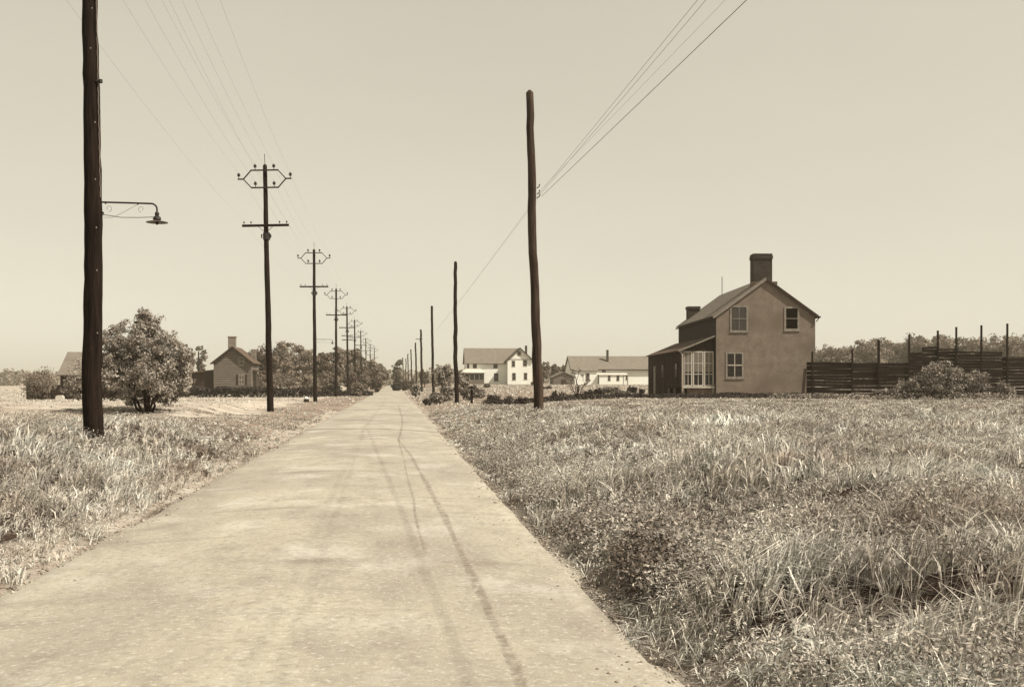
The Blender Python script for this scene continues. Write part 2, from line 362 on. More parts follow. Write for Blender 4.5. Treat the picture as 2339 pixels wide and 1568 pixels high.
# tar seams lying on the road: soft-edged by a ragged outline
sm = M['seam']; n = sm.node_tree.nodes; l = sm.node_tree.links.new
tb = n.new('ShaderNodeBsdfTransparent'); ms = n.new('ShaderNodeMixShader'); tq = n.new('ShaderNodeTexNoise'); tq.inputs['Scale'].default_value = 14; tq.inputs['Detail'].default_value = 6
tcc = n.new('ShaderNodeTexCoord'); l(tcc.outputs['Object'], tq.inputs[0]); mr = n.new('ShaderNodeMapRange'); mr.inputs[1].default_value = .38; mr.inputs[2].default_value = .68; mr.inputs[4].default_value = .48
l(tq.outputs[0], mr.inputs[0]); l(mr.outputs[0], ms.inputs[0]); l(tb.outputs[0], ms.inputs[1]); l(n['Principled BSDF'].outputs[0], ms.inputs[2]); l(ms.outputs[0], n['Material Output'].inputs[0])
def seam(pix, wd, seed):
    pts = np.array([G(*q) for q in pix]); d = np.r_[0, np.cumsum(np.hypot(*np.diff(pts, axis=0).T))]
    t = np.arange(0, d[-1], .12); x = np.interp(t, d, pts[:, 0]); y = np.interp(t, d, pts[:, 1])
    jt = (fbm(t * .35, t * 0, seed) - .5) * .05
    tx, ty = np.gradient(x), np.gradient(y); nn = np.hypot(tx, ty); nx_, ny_ = -ty / nn, tx / nn
    wv = wd * (.6 + .7 * vnoise(t * .8, t * 0, seed + 5)); x = x + nx_ * jt; y = y + ny_ * jt
    a_ = np.stack([x + nx_ * wv / 2, y + ny_ * wv / 2], -1); b_ = np.stack([x - nx_ * wv / 2, y - ny_ * wv / 2], -1)
    P = np.concatenate([a_, b_]); P[:, 0] = np.clip(P[:, 0], RL + .05, RR - .05)
    z = road_z(P[:, 0]) + (fbm(P[:, 0] * .7, P[:, 1] * .4, 21) - .5) * .02 + .012
    k = len(t); i = np.arange(k - 1)
    o = np_mesh('tar_seam', np.c_[P, z], np.stack([i, i + k, i + k + 1, i + 1], -1), m=sm); tag(o, None, None, 'tar seams on the road', 'structure')
cr = lambda q: [((x / 2.177 + 800) * .7788, (y / 2.177 + 1130) * .7788) for x, y in q]
seam(cr([(800,130),(828,230),(818,320),(800,365),(880,470),(930,560),(1010,700),(1090,850),(1150,980),(1220,1140),(1300,1330),(1390,1540),(1450,1660),(1560,1900),(1700,2400)]), .065, 1)
seam(cr([(800,365),(850,540),(890,740),(930,950),(980,1140)]), .03, 2)
seam(cr([(0,402),(130,388),(290,380),(420,368),(800,362),(980,368),(1180,392)]), .16, 3)
seam(cr([(0,775),(300,768),(600,768),(760,780)]), .08, 4)

# loose stones, thick along the ragged edges
def pebbles(N, seed):
    rng = np.random.default_rng(seed); D = rng.uniform(4.5, 34, N) ** 1.0; ed = rng.random(N)
    x = np.where(ed < .55, RR + rng.normal(size=N) * .22, np.where(ed < .94, RL + rng.normal(size=N) * .22 - .05, rng.uniform(RL, RR, N)))
    s_ = rng.gamma(1.6, .0030, N) + .002; s_ = np.where(ed < .94, s_ * 1.2, s_ * .6)
    z = np.where((x > RL + .05) & (x < RR - .05), road_z(x) - .004, gh(x, D)) + s_ * .25
    B = np.array([[1,0,0],[0,1,0],[-1,0,0],[0,-1,0],[0,0,.7],[0,0,-.7]]) ; V = np.stack([x, D, z], -1)[:, None, :] + B[None] * s_[:, None, None] * rng.uniform(.6, 1.3, (N, 6, 1))
    T = np.array([[0,1,4],[1,2,4],[2,3,4],[3,0,4],[1,0,5],[2,1,5],[3,2,5],[0,3,5]])
    o = np_mesh('gravel', V.reshape(-1, 3), None, (np.arange(N)[:, None, None] * 6 + T[None]).reshape(-1, 3), M['pebble']); tag(o, 'loose stones along the road edges', 'gravel', kind='stuff')
pebbles(16000, 5)

# ------------------------------------------------------------------ foliage
def leaves(P, N, size, rng, asp=.55):
    n = len(P); s = size * rng.uniform(.6, 1.35, n)
    a = np.cross(N, rng.normal(size=(n, 3))); a /= np.linalg.norm(a, axis=1)[:, None] + 1e-9
    b = np.cross(N, a); s = s[:, None]
    V = np.stack([P + a * s, P + b * s * asp - N * s * .15, P - a * s, P - b * s * asp - N * s * .15], 1).reshape(-1, 3)
    return V, np.arange(n * 4).reshape(-1, 4)
def clumps(blobs, n, size, rng, sub=.34, nsub=26, up=.35, zmin=None):
    Ps, Ns = [], []
    tot = sum(b[3] * b[4] + b[4] * b[5] for b in blobs)
    for b in blobs:
        c = np.array(b[:3]); r = np.array(b[3:6]); k = max(60, int(n * (b[3] * b[4] + b[4] * b[5]) / tot))
        d = rng.normal(size=(nsub, 3)); d /= np.linalg.norm(d, axis=1)[:, None]
        cc = c + d * r * (rng.uniform(.25, .97, nsub) ** .6)[:, None] * .93
        cs = rng.uniform(.5, 1.25, nsub) * sub * r.mean()
        w_ = cs ** 2; w_ /= w_.sum(); ci = rng.choice(nsub, k, p=w_)
        e_ = rng.normal(size=(k, 3)); e_ /= np.linalg.norm(e_, axis=1)[:, None]
        rr = cs[ci] * rng.uniform(.1, 1.15, k) ** .5
        P = cc[ci] + e_ * rr[:, None] * np.array([1, 1, .75])
        Nn = e_ * .6 + (P - c) / r * .4 + rng.normal(size=(k, 3)) * .55 + np.array([0, 0, up]); Nn /= np.linalg.norm(Nn, axis=1)[:, None]
        Ps.append(P); Ns.append(Nn)
    P = np.concatenate(Ps); N = np.concatenate(Ns)
    if zmin is not None:
        k = P[:, 2] > zmin; P, N = P[k], N[k]
    return leaves(P, N, size, rng)
def limb(mb, p0, p1, r0, r1, rng, seg=6, wob=.08):
    p0, p1 = np.array(p0, float), np.array(p1, float); ln = np.linalg.norm(p1 - p0)
    pts = [p0 + (p1 - p0) * t + rng.normal(size=3) * wob * ln * math.sin(math.pi * t) * .5 for t in np.linspace(0, 1, seg)]
    mb.tube(pts, [r0 + (r1 - r0) * t for t in np.linspace(0, 1, seg)], 6)
def tree(px, topy, D, hw, label, cat='tree', group=None, name='tree', leafm='leaf_far', seed=1, n=2200, crown0=.25, wide=None, size=None, nb=5, trunk_r=.16):
    rng = np.random.default_rng(seed); x, y = W(px, D); g = ghf(x, y); top = Z(topy, D) - g; hwm = hw * D / F
    t = thing(name, label, cat, (x, y, g - .05), 0, group)
    mb = MB(); hh = top * .6
    limb(mb, (0, 0, 0), (rng.uniform(-.2, .2), 0, hh), trunk_r * top / 6, trunk_r * .35, rng)
    for k in range(6):
        a_ = rng.uniform(0, 6.28); z0 = hh * rng.uniform(.35, .95)
        limb(mb, (0, 0, z0), (math.cos(a_) * hwm * .75, math.sin(a_) * hwm * .75, min(top * .9, z0 + top * rng.uniform(.15, .35))), trunk_r * .35, .02, rng)
    mb.build('trunk', M['bark'], t)
    zc = top * (1 + crown0) / 2; rz = top * (1 - crown0) / 2
    blobs = [(0, 0, zc, hwm * .72, hwm * .72, rz * .97)]
    for k in range(nb):
        a_ = rng.uniform(0, 6.28); rr = hwm * rng.uniform(.35, .6); q = rng.uniform(-.6, .75)
        blobs.append((math.cos(a_) * (hwm - rr), math.sin(a_) * (hwm - rr), zc + q * (rz - rr * .5), rr, rr, min(rr, rz * .6)))
    V, Q = clumps(blobs, n, size or max(.13, D * .00125), rng, zmin=.05)
    np_mesh('crown', V, Q, m=M[leafm], parent=t); return t
def shrub(px, topy, D, hw, label, group=None, name='bush', leafm='leaf_bright', seed=1, n=1800, size=None, cat='bush', nb=4, basey=None):
    rng = np.random.default_rng(seed); x, y = W(px, D); g = ghf(x, y); top = max(.3, Z(topy, D) - g); hwm = hw * D / F
    t = thing(name, label, cat, (x, y, g - .03), 0, group)
    mb = MB()
    for k in range(6):
        a_ = rng.uniform(0, 6.28); limb(mb, (0, 0, 0), (math.cos(a_) * hwm * .6, math.sin(a_) * hwm * .6, top * rng.uniform(.5, .85)), .035, .01, rng, 4)
    mb.build('stems', M['bark'], t)
    blobs = [(0, 0, top * .5, hwm * .75, hwm * .7, top * .5)]
    for k in range(nb):
        a_ = rng.uniform(0, 6.28); rr = min(hwm * rng.uniform(.35, .6), top * .45)
        blobs.append((math.cos(a_) * (hwm - rr), math.sin(a_) * (hwm - rr) * .8, rng.uniform(rr * .8, max(rr, top - rr)), rr, rr, rr))
    V, Q = clumps(blobs, n, size or max(.05, D * .0009), rng, zmin=.02)
    np_mesh('foliage', V, Q, m=M[leafm], parent=t); return t

# ------------------------------------------------------------------ utility poles, left row
LEFTROW = [(618,940,605,375,50.7),(720,920,717,568,82.9),(768,911,767.5,657.6,117.5),(795,897,792,698,144.4),(811.5,890,809.5,729,175.5),
           (826,888,823.5,754,212),(837,886,835,771,248),(846,884,845,783.8,284),(855.5,883,854.8,792.7,316)]
TOPZ = 12.13
def wob_shaft(h, r0, r1, rng, amp=.03, k=14, seg=26, knots=0):
    mb = MB(); z = np.linspace(-.3, h, seg); ax = np.cumsum(rng.normal(size=seg)) * amp * .25; ax -= np.linspace(ax[0], ax[-1], seg)
    ay = np.cumsum(rng.normal(size=seg)) * amp * .25; ay -= np.linspace(ay[0], ay[-1], seg)
    rr = [(r0 + (r1 - r0) * max(0, q) / h) * (1 + rng.normal() * .02) for q in z]
    pts = [(ax[i], ay[i], z[i]) for i in range(seg)]; pts.append((ax[-1], ay[-1], h + r1 * .7)); rr.append(r1 * .35)
    mb.tube(pts, rr, k); return mb
def insulator(mb, x, z, s=1.0, y=0):
    mb.lathe((x, y, z), [(.016*s,-.10*s),(.016*s,0),(.05*s,.0),(.075*s,.03*s),(.045*s,.05*s),(.092*s,.075*s),(.05*s,.10*s),(.055*s,.125*s),(.03*s,.16*s),(.0,.165*s)], 10)
rng = np.random.default_rng(3)
bx, by = W(618, 50.7); g0 = ghf(bx, by)
PH = TOPZ - g0
def pole_proto():
    t = thing('utility_pole', 'x', 'utility pole', (0, 0, 0), 0, 'utility poles along the left verge')
    wob_shaft(PH, .165, .10, rng, .02).build('shaft', M['pole'], t, smooth=True)
    zc = 11.46 - g0; s = MB()
    s.tube([(0,-.02,PH),(0,-.02,PH+.5)], .014, 6); s.lathe((0,-.02,PH+.53), [(0,-.03),(.03,0),(0,.04)], 8); s.build('spike', M['iron'], t)
    y = -.15
    for sg in (1, -1):
        b = MB(); b.bar((-1.02*1, y, zc), (-.645, y, zc + sg * .42), .06, .05); b.bar((-.67, y, zc + sg * .42), (.67, y, zc + sg * .42), .06, .065); b.bar((.645, y, zc + sg * .42), (1.02, y, zc), .06, .05)
        if sg < 0: b.bar((-1.29, y, zc), (-.98, y, zc), .07, .06); b.bar((.98, y, zc), (1.29, y, zc), .07, .06)
        b.build('bracket_arm', M['iron'], t)
    for x, z in ((-1.24,zc+.13),(1.24,zc+.13),(-.45,zc+.55),(.45,zc+.55),(-.45,zc-.29),(.45,zc-.29)):
        i = MB(); insulator(i, x, z, 1.05, y); i.build('insulator', M['porcelain'], t)
    za = 9.2 - g0; b = MB(); b.box(-1.12, 1.12, -.25, -.15, za - .055, za + .055); b.build('crossarm', M['pole'], t)
    for x in (-1.03, -.69, .68, 1.02):
        i = MB(); insulator(i, x, za + .12, .55, -.2); i.build('insulator_pin', M['porcelain'], t)
    b = MB(); b.bar((-.36, -.2, za - .04), (-.05, -.15, za - .32), .02); b.bar((.36, -.2, za - .04), (.05, -.15, za - .32), .02); b.build('brace', M['iron'], t)
    b = MB(); zk = 8.7 - g0
    for sx in (-.22, .22): b.tube([(sx, -.1, zk-.09), (sx, -.1, zk+.09)], .028, 8)
    b.bar((-.22,-.1,zk+.06),(.22,-.1,zk+.06),.02); b.bar((-.22,-.1,zk-.06),(.22,-.1,zk-.06),.02); b.lathe((0,0,zk-.17),[(.17,0),(.175,.02),(.17,.34),(.14,.35)],12); b.build('wire_rack', M['iron'], t)
    return t
lp = [
 'tall utility pole with hexagonal iron bracket, nearest one whose top is visible',
 'utility pole carrying a small street lamp on a long thin arm',
 'utility pole between the lamp-carrying pole and the one with stacked extra arms',
 'utility pole with two extra short crossarms stacked below its main one',
 'utility pole just beyond the one with stacked extra crossarms, before the trees',
 'second utility pole beyond the one with stacked extra crossarms',
 'third utility pole beyond the one with stacked extra crossarms',
 'last but one of the left utility poles, beside roadside trees',
 'farthest small utility pole of the left row']
proto = pole_proto(); WPTS = []
lposts = []
for i, (b0x, b0y, tx, ty, D) in enumerate(LEFTROW):
    x0, y0 = W(b0x, D); x1, y1 = W(tx, D); gz = TOPZ - PH
    o = proto if i == 0 else dup(proto)
    o['label'] = lp[i]; o.location = (x0, y0, gz); tl = math.atan2((tx - b0x) * D / F, PH)
    o.rotation_euler = (0, tl, -R(1.5) + (R(3) * ((i * 37) % 7 - 3) / 3)); lposts.append(o)
p4 = lposts[3]
for z in (8.08, 7.5):
    b = MB(); b.box(-.76, .76, -.26, -.16, z - g0 - .05, z - g0 + .05)
    for x in (-.65, -.4, .4, .65): insulator(b, x, z - g0 + .1, .5, -.2)
    b.build('crossarm', M['pole'], p4)

# near pole: cut by the top of the picture
D0 = 18.5; x0, y0 = W(217, D0); xt, yt = W(196, D0); gz = ghf(x0, y0)
near = thing('utility_pole', 'thick dark nearest utility pole, cut off by the top of the view', 'utility pole', (x0, y0, gz - .05), 0, 'utility poles along the left verge')
near.rotation_euler = (0, math.atan2(xt - x0, 11.5), 0)
rng = np.random.default_rng(8)
mb = wob_shaft(11.6, .172, .108, rng, .03, 20, 50)
mb.build('shaft', M['pole'], near, smooth=True)
mb = MB(); zz = np.linspace(4.3, 11.4, 90)
mb.tube([(.195 - .006 * q + .006 * math.sin(q * 30), -.06, q) for q in zz], .007, 5); mb.build('ground_wire', M['wire'], near)
mb = MB(); mb.tube([(.12, -.06, 6.35), (.20, -.06, 6.35)], .022, 8); mb.lathe((.20, -.06, 6.31), [(.0,0),(.035,.01),(.035,.07),(0,.08)], 8); mb.build('cleat', M['iron'], near)
mb = MB()
for z in (1.9, 3.0, 3.75, 4.6, 5.6, 6.9, 7.6): mb.lathe((.09 + .03*math.sin(z*7), -.155, z), [(0,-.02),(.014,0),(0,.02)], 6)
mb.build('nail_heads', M['grey_trim'], near)

def street_lamp(loc, label, L_=.97, arm=.32):
    t = thing('street_lamp', label, 'street lamp', loc)
    m_ = MB(); pts = [(0, 0, 0), (L_ * .5, 0, -.005), (L_ - .1, 0, -.01)] + [(L_ - .1 + .1 * math.sin(q), 0, -.11 + .1 * math.cos(q)) for q in np.linspace(.2, 1.57, 6)] + [(L_, 0, -.17)]
    m_.tube(pts, .016, 8); m_.box(-.02, .0, -.03, .03, -.24, .04); m_.lathe((L_*.09,0,-.02), [(0,-.02),(.02,0),(0,.02)], 6); m_.lathe((L_*.66,0,-.02), [(0,-.02),(.02,0),(0,.02)], 6); m_.build('arm', M['iron'], t)
    m_ = MB(); m_.lathe((L_, 0, -.28), [(.03,.12),(.04,.10),(.035,.05),(.065,.03),(.075,-.01),(.045,-.03),(.05,-.045)], 12); m_.build('socket', M['iron'], t)
    m_ = MB(); m_.lathe((L_, 0, -.335), [(.04,.03),(.07,.022),(.12,.012),(.186,-.005),(.19,-.012),(.12,.0),(.05,.0)], 28); m_.build('lamp_shade', M['enamel'], t)
    m_ = MB(); m_.lathe((L_, 0, -.36), [(0,-.03),(.02,-.02),(.028,0),(.016,.025),(.012,.04)], 10); m_.build('bulb', M['glass_dark'], t)
    m_ = MB(); m_.tube([(.03,0,-.20),(.07,0,-.225),(.35,0,-.265),(.65,0,-.262),(L_-.06,0,-.25)], .006, 5); m_.lathe((.035,0,-.235), [(0,0),(.028,.01),(.02,.03),(.03,.05),(0,.07)], 8); m_.build('feed_wire', M['iron'], t)
    m_ = MB(); m_.tube([(.05,0,-.27),(.2,0,-.27),(.38,0,-.18),(.55,0,-.08),(.66,0,-.02)], .003, 4)
    for cx_, s_ in ((.14, 1), (.70, -1)):
        m_.tube([(cx_ + s_*.05 * math.cos(q) * (1 - q / 9), 0, -.11 + .05 * math.sin(q) * (1 - q / 9)) for q in np.linspace(-1.5, 4.2, 14)], .003, 4)
    m_.build('scroll_brace', M['iron'], t)
    return t
lx, ly = W(229.5, D0); street_lamp((lx, ly, Z(461, D0)), 'street lamp with flat round shade on a short arm of the nearest pole')
lx, ly = W(719, 82.7); street_lamp((lx + .05, ly - .1, Z(774, 82.7)), 'tiny far street lamp hanging from a thin arm on the second visible pole', 1.33)

# ------------------------------------------------------------------ right row of bare poles
RIGHTROW = [(1232,925,1209,208,32,.155,.112),(1043,922,1040,597,77,.17,.12),(990,893,986,698,120.5,.16,.13),(963,888,960.5,752,174,.2,.16),
            (951,886,948.5,782,232,.2,.17),(940,884,938,797,279,.18,.16),(933,883,931.5,807,321,.18,.16),(928,882,926.5,818,386,.2,.17),(920.5,882,919.5,816,400,.22,.2)]
rl = ['bare knotty wooden pole with pointed top beside the meadow, tallest on the right',
      'bare crooked pole rising out of leafy bushes next to the mailbox',
      'slender bare pole just beyond the roadside bushes and the crooked pole',
      'bare pole with one tiny crosspiece near its top',
      'bare pole directly behind the one with a tiny crosspiece',
      'small bare pole, second beyond the one with a tiny crosspiece',
      'small bare pole, third beyond the one with a tiny crosspiece',
      'small bare pole, fourth beyond the one with a tiny crosspiece',
      'farthest bare pole in front of the round dark tree']
RT = []
for i, (b0x, b0y, tx, ty, D, r0, r1) in enumerate(RIGHTROW):
    x0, y0 = W(b0x, D); x1, y1 = W(tx, D); g = ghf(x0, y0); h = Z(ty, D) - g
    t = thing('wooden_pole', rl[i], 'wooden pole', (x0, y0, g - .05), 0, 'bare poles along the right verge')
    t.rotation_euler = (0, math.atan2(x1 - x0, h), 0)
    rng = np.random.default_rng(40 + i); mb = wob_shaft(h, r0, r1, rng, [.06, .08, .06, .1, .1, .1, .1, .1, .1][i], 14 if i == 0 else 8, 30)
    mb.build('shaft', M['pole_bare'] if i == 0 else M['pole'], t, smooth=True)
    if i == 3:
        b = MB(); zc = Z(773, D) - g; b.box(-.85, .3, -.25, -.17, zc - .05, zc + .05); b.build('crosspiece', M['pole'], t)
    if i == 0:
        zc = Z(440, D) - g
        b = MB()
        for dz in (0, -.12, .18): b.tube([(.12, -.05, zc + dz), (.2, -.09, zc + dz + .05)], .014, 6); insulator(b, .2, zc + dz + .07, .3, -.09)
        b.build('insulator_pin', M['iron'], t)
    RT.append((x0, y0))

# ------------------------------------------------------------------ overhead wires (one thing each)
def sagged(a, b, sag, k=14):
    a, b = np.array(a, float), np.array(b, float); t = np.linspace(0, 1, k)[:, None]
    return a + (b - a) * t - np.array([0, 0, 1.0]) * sag * 4 * t * (1 - t)
def wire(nodes, r, sag, label, group, m='wire'):
    pts = []
    for i in range(len(nodes) - 1):
        s = sagged(nodes[i], nodes[i + 1], sag); pts += list(s if i == 0 else s[1:])
    mb = MB(); mb.tube(pts, r, 5); o = mb.build('overhead_wire', M[m], None); tag(o, label, 'wire', group); return o
def on_left(dx, z):
    P = []
    xb, yb = W(217, D0); xbt, _ = W(196, D0); f_ = z / 12.0
    P.append((xb - .8 + dx, -14.0, z)); P.append((xb + (xbt - xb) * f_ + dx - .08, yb - .15, z))
    for (b0x, b0y, tx, ty, D) in LEFTROW:
        x0, y0 = W(b0x, D); x1, y1 = W(tx, D); P.append((x0 + (x1 - x0) * z / TOPZ + dx, y0 - .15, z))
    return P
WL = [(-1.24, 11.72, 'overhead wire on the outer left end insulators of the hexagonal brackets'),
      (-.45, 12.12, 'overhead wire on the upper left insulators of the hexagonal brackets'),
      (.45, 12.12, 'overhead wire on the upper right insulators of the hexagonal brackets'),
      (1.24, 11.72, 'overhead wire on the outer right end insulators of the hexagonal brackets'),
      (-.45, 11.30, 'overhead wire on the lower left insulators inside the hexagonal brackets'),
      (.45, 11.30, 'overhead wire on the lower right insulators inside the hexagonal brackets')]
for dx, z, lab in WL: wire(on_left(dx, z), .0023, .35, lab, 'wires along the left pole row')
for dx, lab in ((-1.03, 'thin wire on the outer left pins of the lower crossarms'), (1.02, 'thin wire on the outer right pins of the lower crossarms')):
    wire(on_left(dx, 9.4), .0018, .3, lab, 'wires along the left pole row')
ax_, ay_ = RT[0]; bx_, by_ = RT[1]; cx_, cy2 = RT[2]
za = Z(440, 32)
for px, py, dz, r, lab in ((1490,118,.05,.0035,'thin wire climbing steepest from the tall bare pole'), (1505,118,-.02,.0035,'thin wire second from the left leaving the tall bare pole'),
                           (1535,118,.10,.002,'faintest wire between the thin wires and the heavy cable'), (1575,118,-.12,.0062,'heavy cable rising to the right from the tall bare pole')):
    zc = za + dz; Dq = (zc - EYE) * F / (HZ - py); qx, qy = W(px, Dq)
    k_ = (ay_ + 14) / (ay_ - qy); ex, ey = ax_ + (qx - ax_) * k_, -14.0
    nd = [(ex, ey, zc), (ax_ + .05, ay_ - .1, zc)]
    if dz in (.05, -.02): nd += [(bx_, by_ - .1, zc - .1), (cx_, cy2 - .1, zc - .1)]
    wire(nd, r, .02, lab, 'wires along the right pole row')

# ------------------------------------------------------------------ windows
def window(parent, x0, x1, z0, z1, y=0.0, face='-y', frame='white_trim', pane='glass_dark', cols=2, rows=2, fw=.09, sill=True, proud=.03, bars='white_trim', label=None, bw_=.03, name='window'):
    def T(mb):
        if face == '-x': mb.v = [(v[1] , -v[0], v[2]) for v in mb.v]   # local plane y -> x
        if face == '+x': mb.v = [(-v[1], v[0], v[2]) for v in mb.v]
        return mb
    f = MB(); p_ = proud
    f.box(x0, x0 + fw, y - p_, y + .01, z0, z1); f.box(x1 - fw, x1, y - p_, y + .01, z0, z1)
    f.box(x0 + fw, x1 - fw, y - p_ , y + .01, z1 - fw, z1); f.box(x0 + fw, x1 - fw, y - p_, y + .01, z0, z0 + fw)
    if sill: f.box(x0 - .03, x1 + .03, y - p_ - .02, y + .01, z0 - .05, z0 - .003)
    fo = T(f).build(name, M[frame], parent)
    if label: fo['label'] = label
    g = MB(); g.box(x0 + fw, x1 - fw, y - .012, y + .01, z0 + fw, z1 - fw); T(g).build('pane', M[pane], fo)
    b = MB(); ww = x1 - x0 - 2 * fw; hh = z1 - z0 - 2 * fw
    for i in range(1, cols): b.box(x0 + fw + ww * i / cols - bw_/2, x0 + fw + ww * i / cols + bw_/2, y - .03, y - .012, z0 + fw, z1 - fw)
    for j in range(1, rows): b.box(x0 + fw, x1 - fw, y - .036, y - .012, z0 + fw + hh * j / rows - bw_*.7, z0 + fw + hh * j / rows + bw_*.7)
    if cols > 1 or rows > 1: T(b).build('sash', M[bars], fo)
    return fo

# ------------------------------------------------------------------ stucco house on the right
HD = 66.0; k = HD / F
hx, hy = W(1635, HD); HB = .66
house = thing('stucco_house', 'weathered stucco gable house with big brick chimney and glazed lean-to beside the meadow', 'house', (hx, hy, HB), -R(5.55))
S = lambda px: (px - 1635) * k
T_ = lambda py: (Z(py, HD) - HB)
HW, HL, EV, RG = S(1862.5), 13.3, T_(719), T_(637)
mb = MB(); mb.prism([(0, -.3), (HW, -.3), (HW, EV), (HW / 2, RG), (0, EV)], 0, HL); walls = mb.build('wall', M['stucco'], house)
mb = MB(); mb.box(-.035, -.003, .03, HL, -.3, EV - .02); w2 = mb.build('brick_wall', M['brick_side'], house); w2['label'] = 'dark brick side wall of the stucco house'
# roof
sl = (RG - EV) / (HW / 2); o_ = .22; ey_ = EV - sl * o_
mb = MB()
for sg in (-1, 1):
    e_x = HW / 2 + sg * (HW / 2 + o_); top = (HW / 2, RG + .13)
    mb.slab([(top[0], -.12, top[1]), (e_x, -.12, ey_ + .13), (e_x, HL + .12, ey_ + .13), (top[0], HL + .12, top[1])], .07)
roof = mb.build('roof', M['roof'], house)
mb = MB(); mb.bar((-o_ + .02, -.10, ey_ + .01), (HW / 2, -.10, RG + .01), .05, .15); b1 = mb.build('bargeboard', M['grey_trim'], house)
mb = MB(); mb.bar((HW + o_ - .02, -.10, ey_ + .01), (HW / 2, -.10, RG + .01), .05, .15); b1 = mb.build('bargeboard', M['dark_trim'], house); b1['label'] = 'dark bargeboard on the right slope'
mb = MB(); mb.tube([(HW + o_ + .03, -.2, ey_ + .04), (HW + o_ + .03, HL, ey_ + .06)], .055, 8); mb.tube([(HW + o_, -.1, ey_), (HW + .05, -.05, ey_ - .25)], .03, 6); mb.build('gutter', M['dark_trim'], house)
mb = MB(); mb.box(-o_ - .02, -o_ + .03, -.1, HL + .1, ey_ - .06, ey_ + .03); mb.build('fascia', M['dark_trim'], house)
# chimneys
mb = MB(); c0, c1, ct = S(1725), S(1768), T_(576)
mb.box(c0, c1, .45, 1.35, EV, ct - .35); mb.box(c0 - .04, c1 + .04, .41, 1.39, ct - .35, ct - .12); mb.box(c0 - .01, c1 + .01, .45, 1.36, ct - .12, ct)
ch = mb.build('chimney', M['brick_chim'], roof)
mb = MB(); mb.box(HW/2 - .85, HW/2 + .85, .40, .45, RG - .55, RG - .1); mb.build('flashing', M['roof_dark'], ch)
mb = MB(); mb.box(.15, 1.15, HL - 1.0, HL - .1, EV - .3, T_(704)*1.0 + .95); mb.box(.1, 1.2, HL - 1.05, HL - .05, T_(704) + .95, T_(704) + 1.15)
# far chimney rises from the lower rear corner
fx0 = (1569 - 1169) / F; Dfar = 78.5
mb = MB(); cxl = 400 / F * Dfar - (466 / F * HD) + .0164 * 12.5; cxr = 426 / F * Dfar - (466 / F * HD) + .0164 * 12.5
mb.box(cxl, cxr, 12.0, 12.9, EV, Z(706, Dfar) - HB); mb.box(cxl - .05, cxr + .05, 11.95, 12.95, Z(706, Dfar) - HB - .002, Z(703, Dfar) - HB + .1)
c2 = mb.build('chimney', M['brick_chim'], roof); c2['label'] = 'small far brick chimney low on the roof'
mb = MB(); mb.tube([(HW / 2 + .0, HL - .6, RG), (HW / 2, HL - .6, RG + 1.45)], .025, 6); mb.build('lightning_rod', M['pole'], roof)
# windows of the gable
window(house, S(1667), S(1708), T_(757), T_(697), 0, frame='grey_trim', pane='glass_cur', cols=2, rows=2, fw=.10, bars='grey_trim', label='upper curtained sash window')
window(house, S(1791), S(1826), T_(754), T_(699), 0, frame='grey_trim', pane='dark', cols=1, rows=2, fw=.12, bars='grey_trim', label='upper black open window')  # black pane stands in for the unlit room behind the opening
window(house, S(1657), S(1698), T_(863), T_(803), 0, frame='grey_trim', pane='glass_dark', cols=2, rows=2, fw=.11, bars='white_trim', label='lower four-light window', bw_=.05)
# lean-to
LX = -2.12; LE, LT = T_(796), T_(765); y0l, y1l = .25, 14.6
lt = MB(); lt.prism([(LX, .62), (-.04, .62), (-.04, LT - .1), (LX, LE - .08)], y0l + 2.9, y1l); lt.box(LX, -.04, y0l + .06, y0l + 2.9, .62, .7)
lt.build('lean_to_wall', M['dark_board'], house)
sw = MB(); rr_ = np.random.default_rng(5); yb_ = y0l + .1
while yb_ < y1l - .2:                                   # upright boards of the side wall
    wd_ = rr_.uniform(.2, .34); sw.box(LX - .03 - rr_.uniform(0, .03), LX - .001, yb_, yb_ + wd_ - .015, .62 if yb_ < 5.6 else -.2, LE - .1); yb_ += wd_
sw.build('lean_to_siding', M['dark_board'], house)
ud = MB(); ud.box(LX + .25, -.04, y0l + .35, y1l - .2, -.3, .618); ud.build('underfloor_shade', M['dark'], house)  # solid near-black block imitating the shade in the open undercut
st = MB(); st.box(-1.75, -.1, y0l + .12, y0l + .34, -.3, .56); so = st.build('stone_footing', M['stone'], house)
for q in ((LX - .02, LX + .16, y0l, y0l + .16, -.3, LE - .1), (-.22, -.05, y0l - .02, y0l + .14, -.3, .9), (LX, LX + .14, 3.2, 3.34, -.3, .62), (LX, LX + .14, 5.6, 5.74, -.3, .62)):
    pl = MB(); pl.box(*q); pl.build('post', M['grey_trim'], house)
fr = MB(); fr.prism([(LX + .02, T_(800)), (-.06, T_(800)), (-.06, LT - .12), (LX + .02, LE - .1)], y0l + .02, y0l + .08); fr.build('lean_to_gable', M['dark_board'], house)
bk = MB()
for i in range(5):
    z_ = T_(798) + .17 * i; xl_ = LX + .05 + max(0, (z_ + .17 - (LE - .12))) / (LT - LE) * (2.08) ; 
    if xl_ < -.2: bk.box(xl_, -.1, y0l - .01, y0l + .02, z_, z_ + .15)
bk.build('clapboard', M['dark_board'], house)
rf = MB(); rf.slab([(-.03, y0l - .18, LT + .02), (LX - .25, y0l - .18, LE - .09), (LX - .25, y1l + .1, LE - .09), (-.03, y1l + .1, LT + .02)], .06); rf.build('lean_to_roof', M['roof_dark'], house)
rf = MB(); rf.bar((-.05, y0l - .2, LT - .03), (LX - .25, y0l - .2, LE - .14), .03, .09); rf.build('bargeboard', M['grey_trim'], house)
sill = MB(); sill.box(LX + .0, -.06, y0l - .12, y0l + .05, .60, .70); sill.build('sill', M['porch_white'], house)
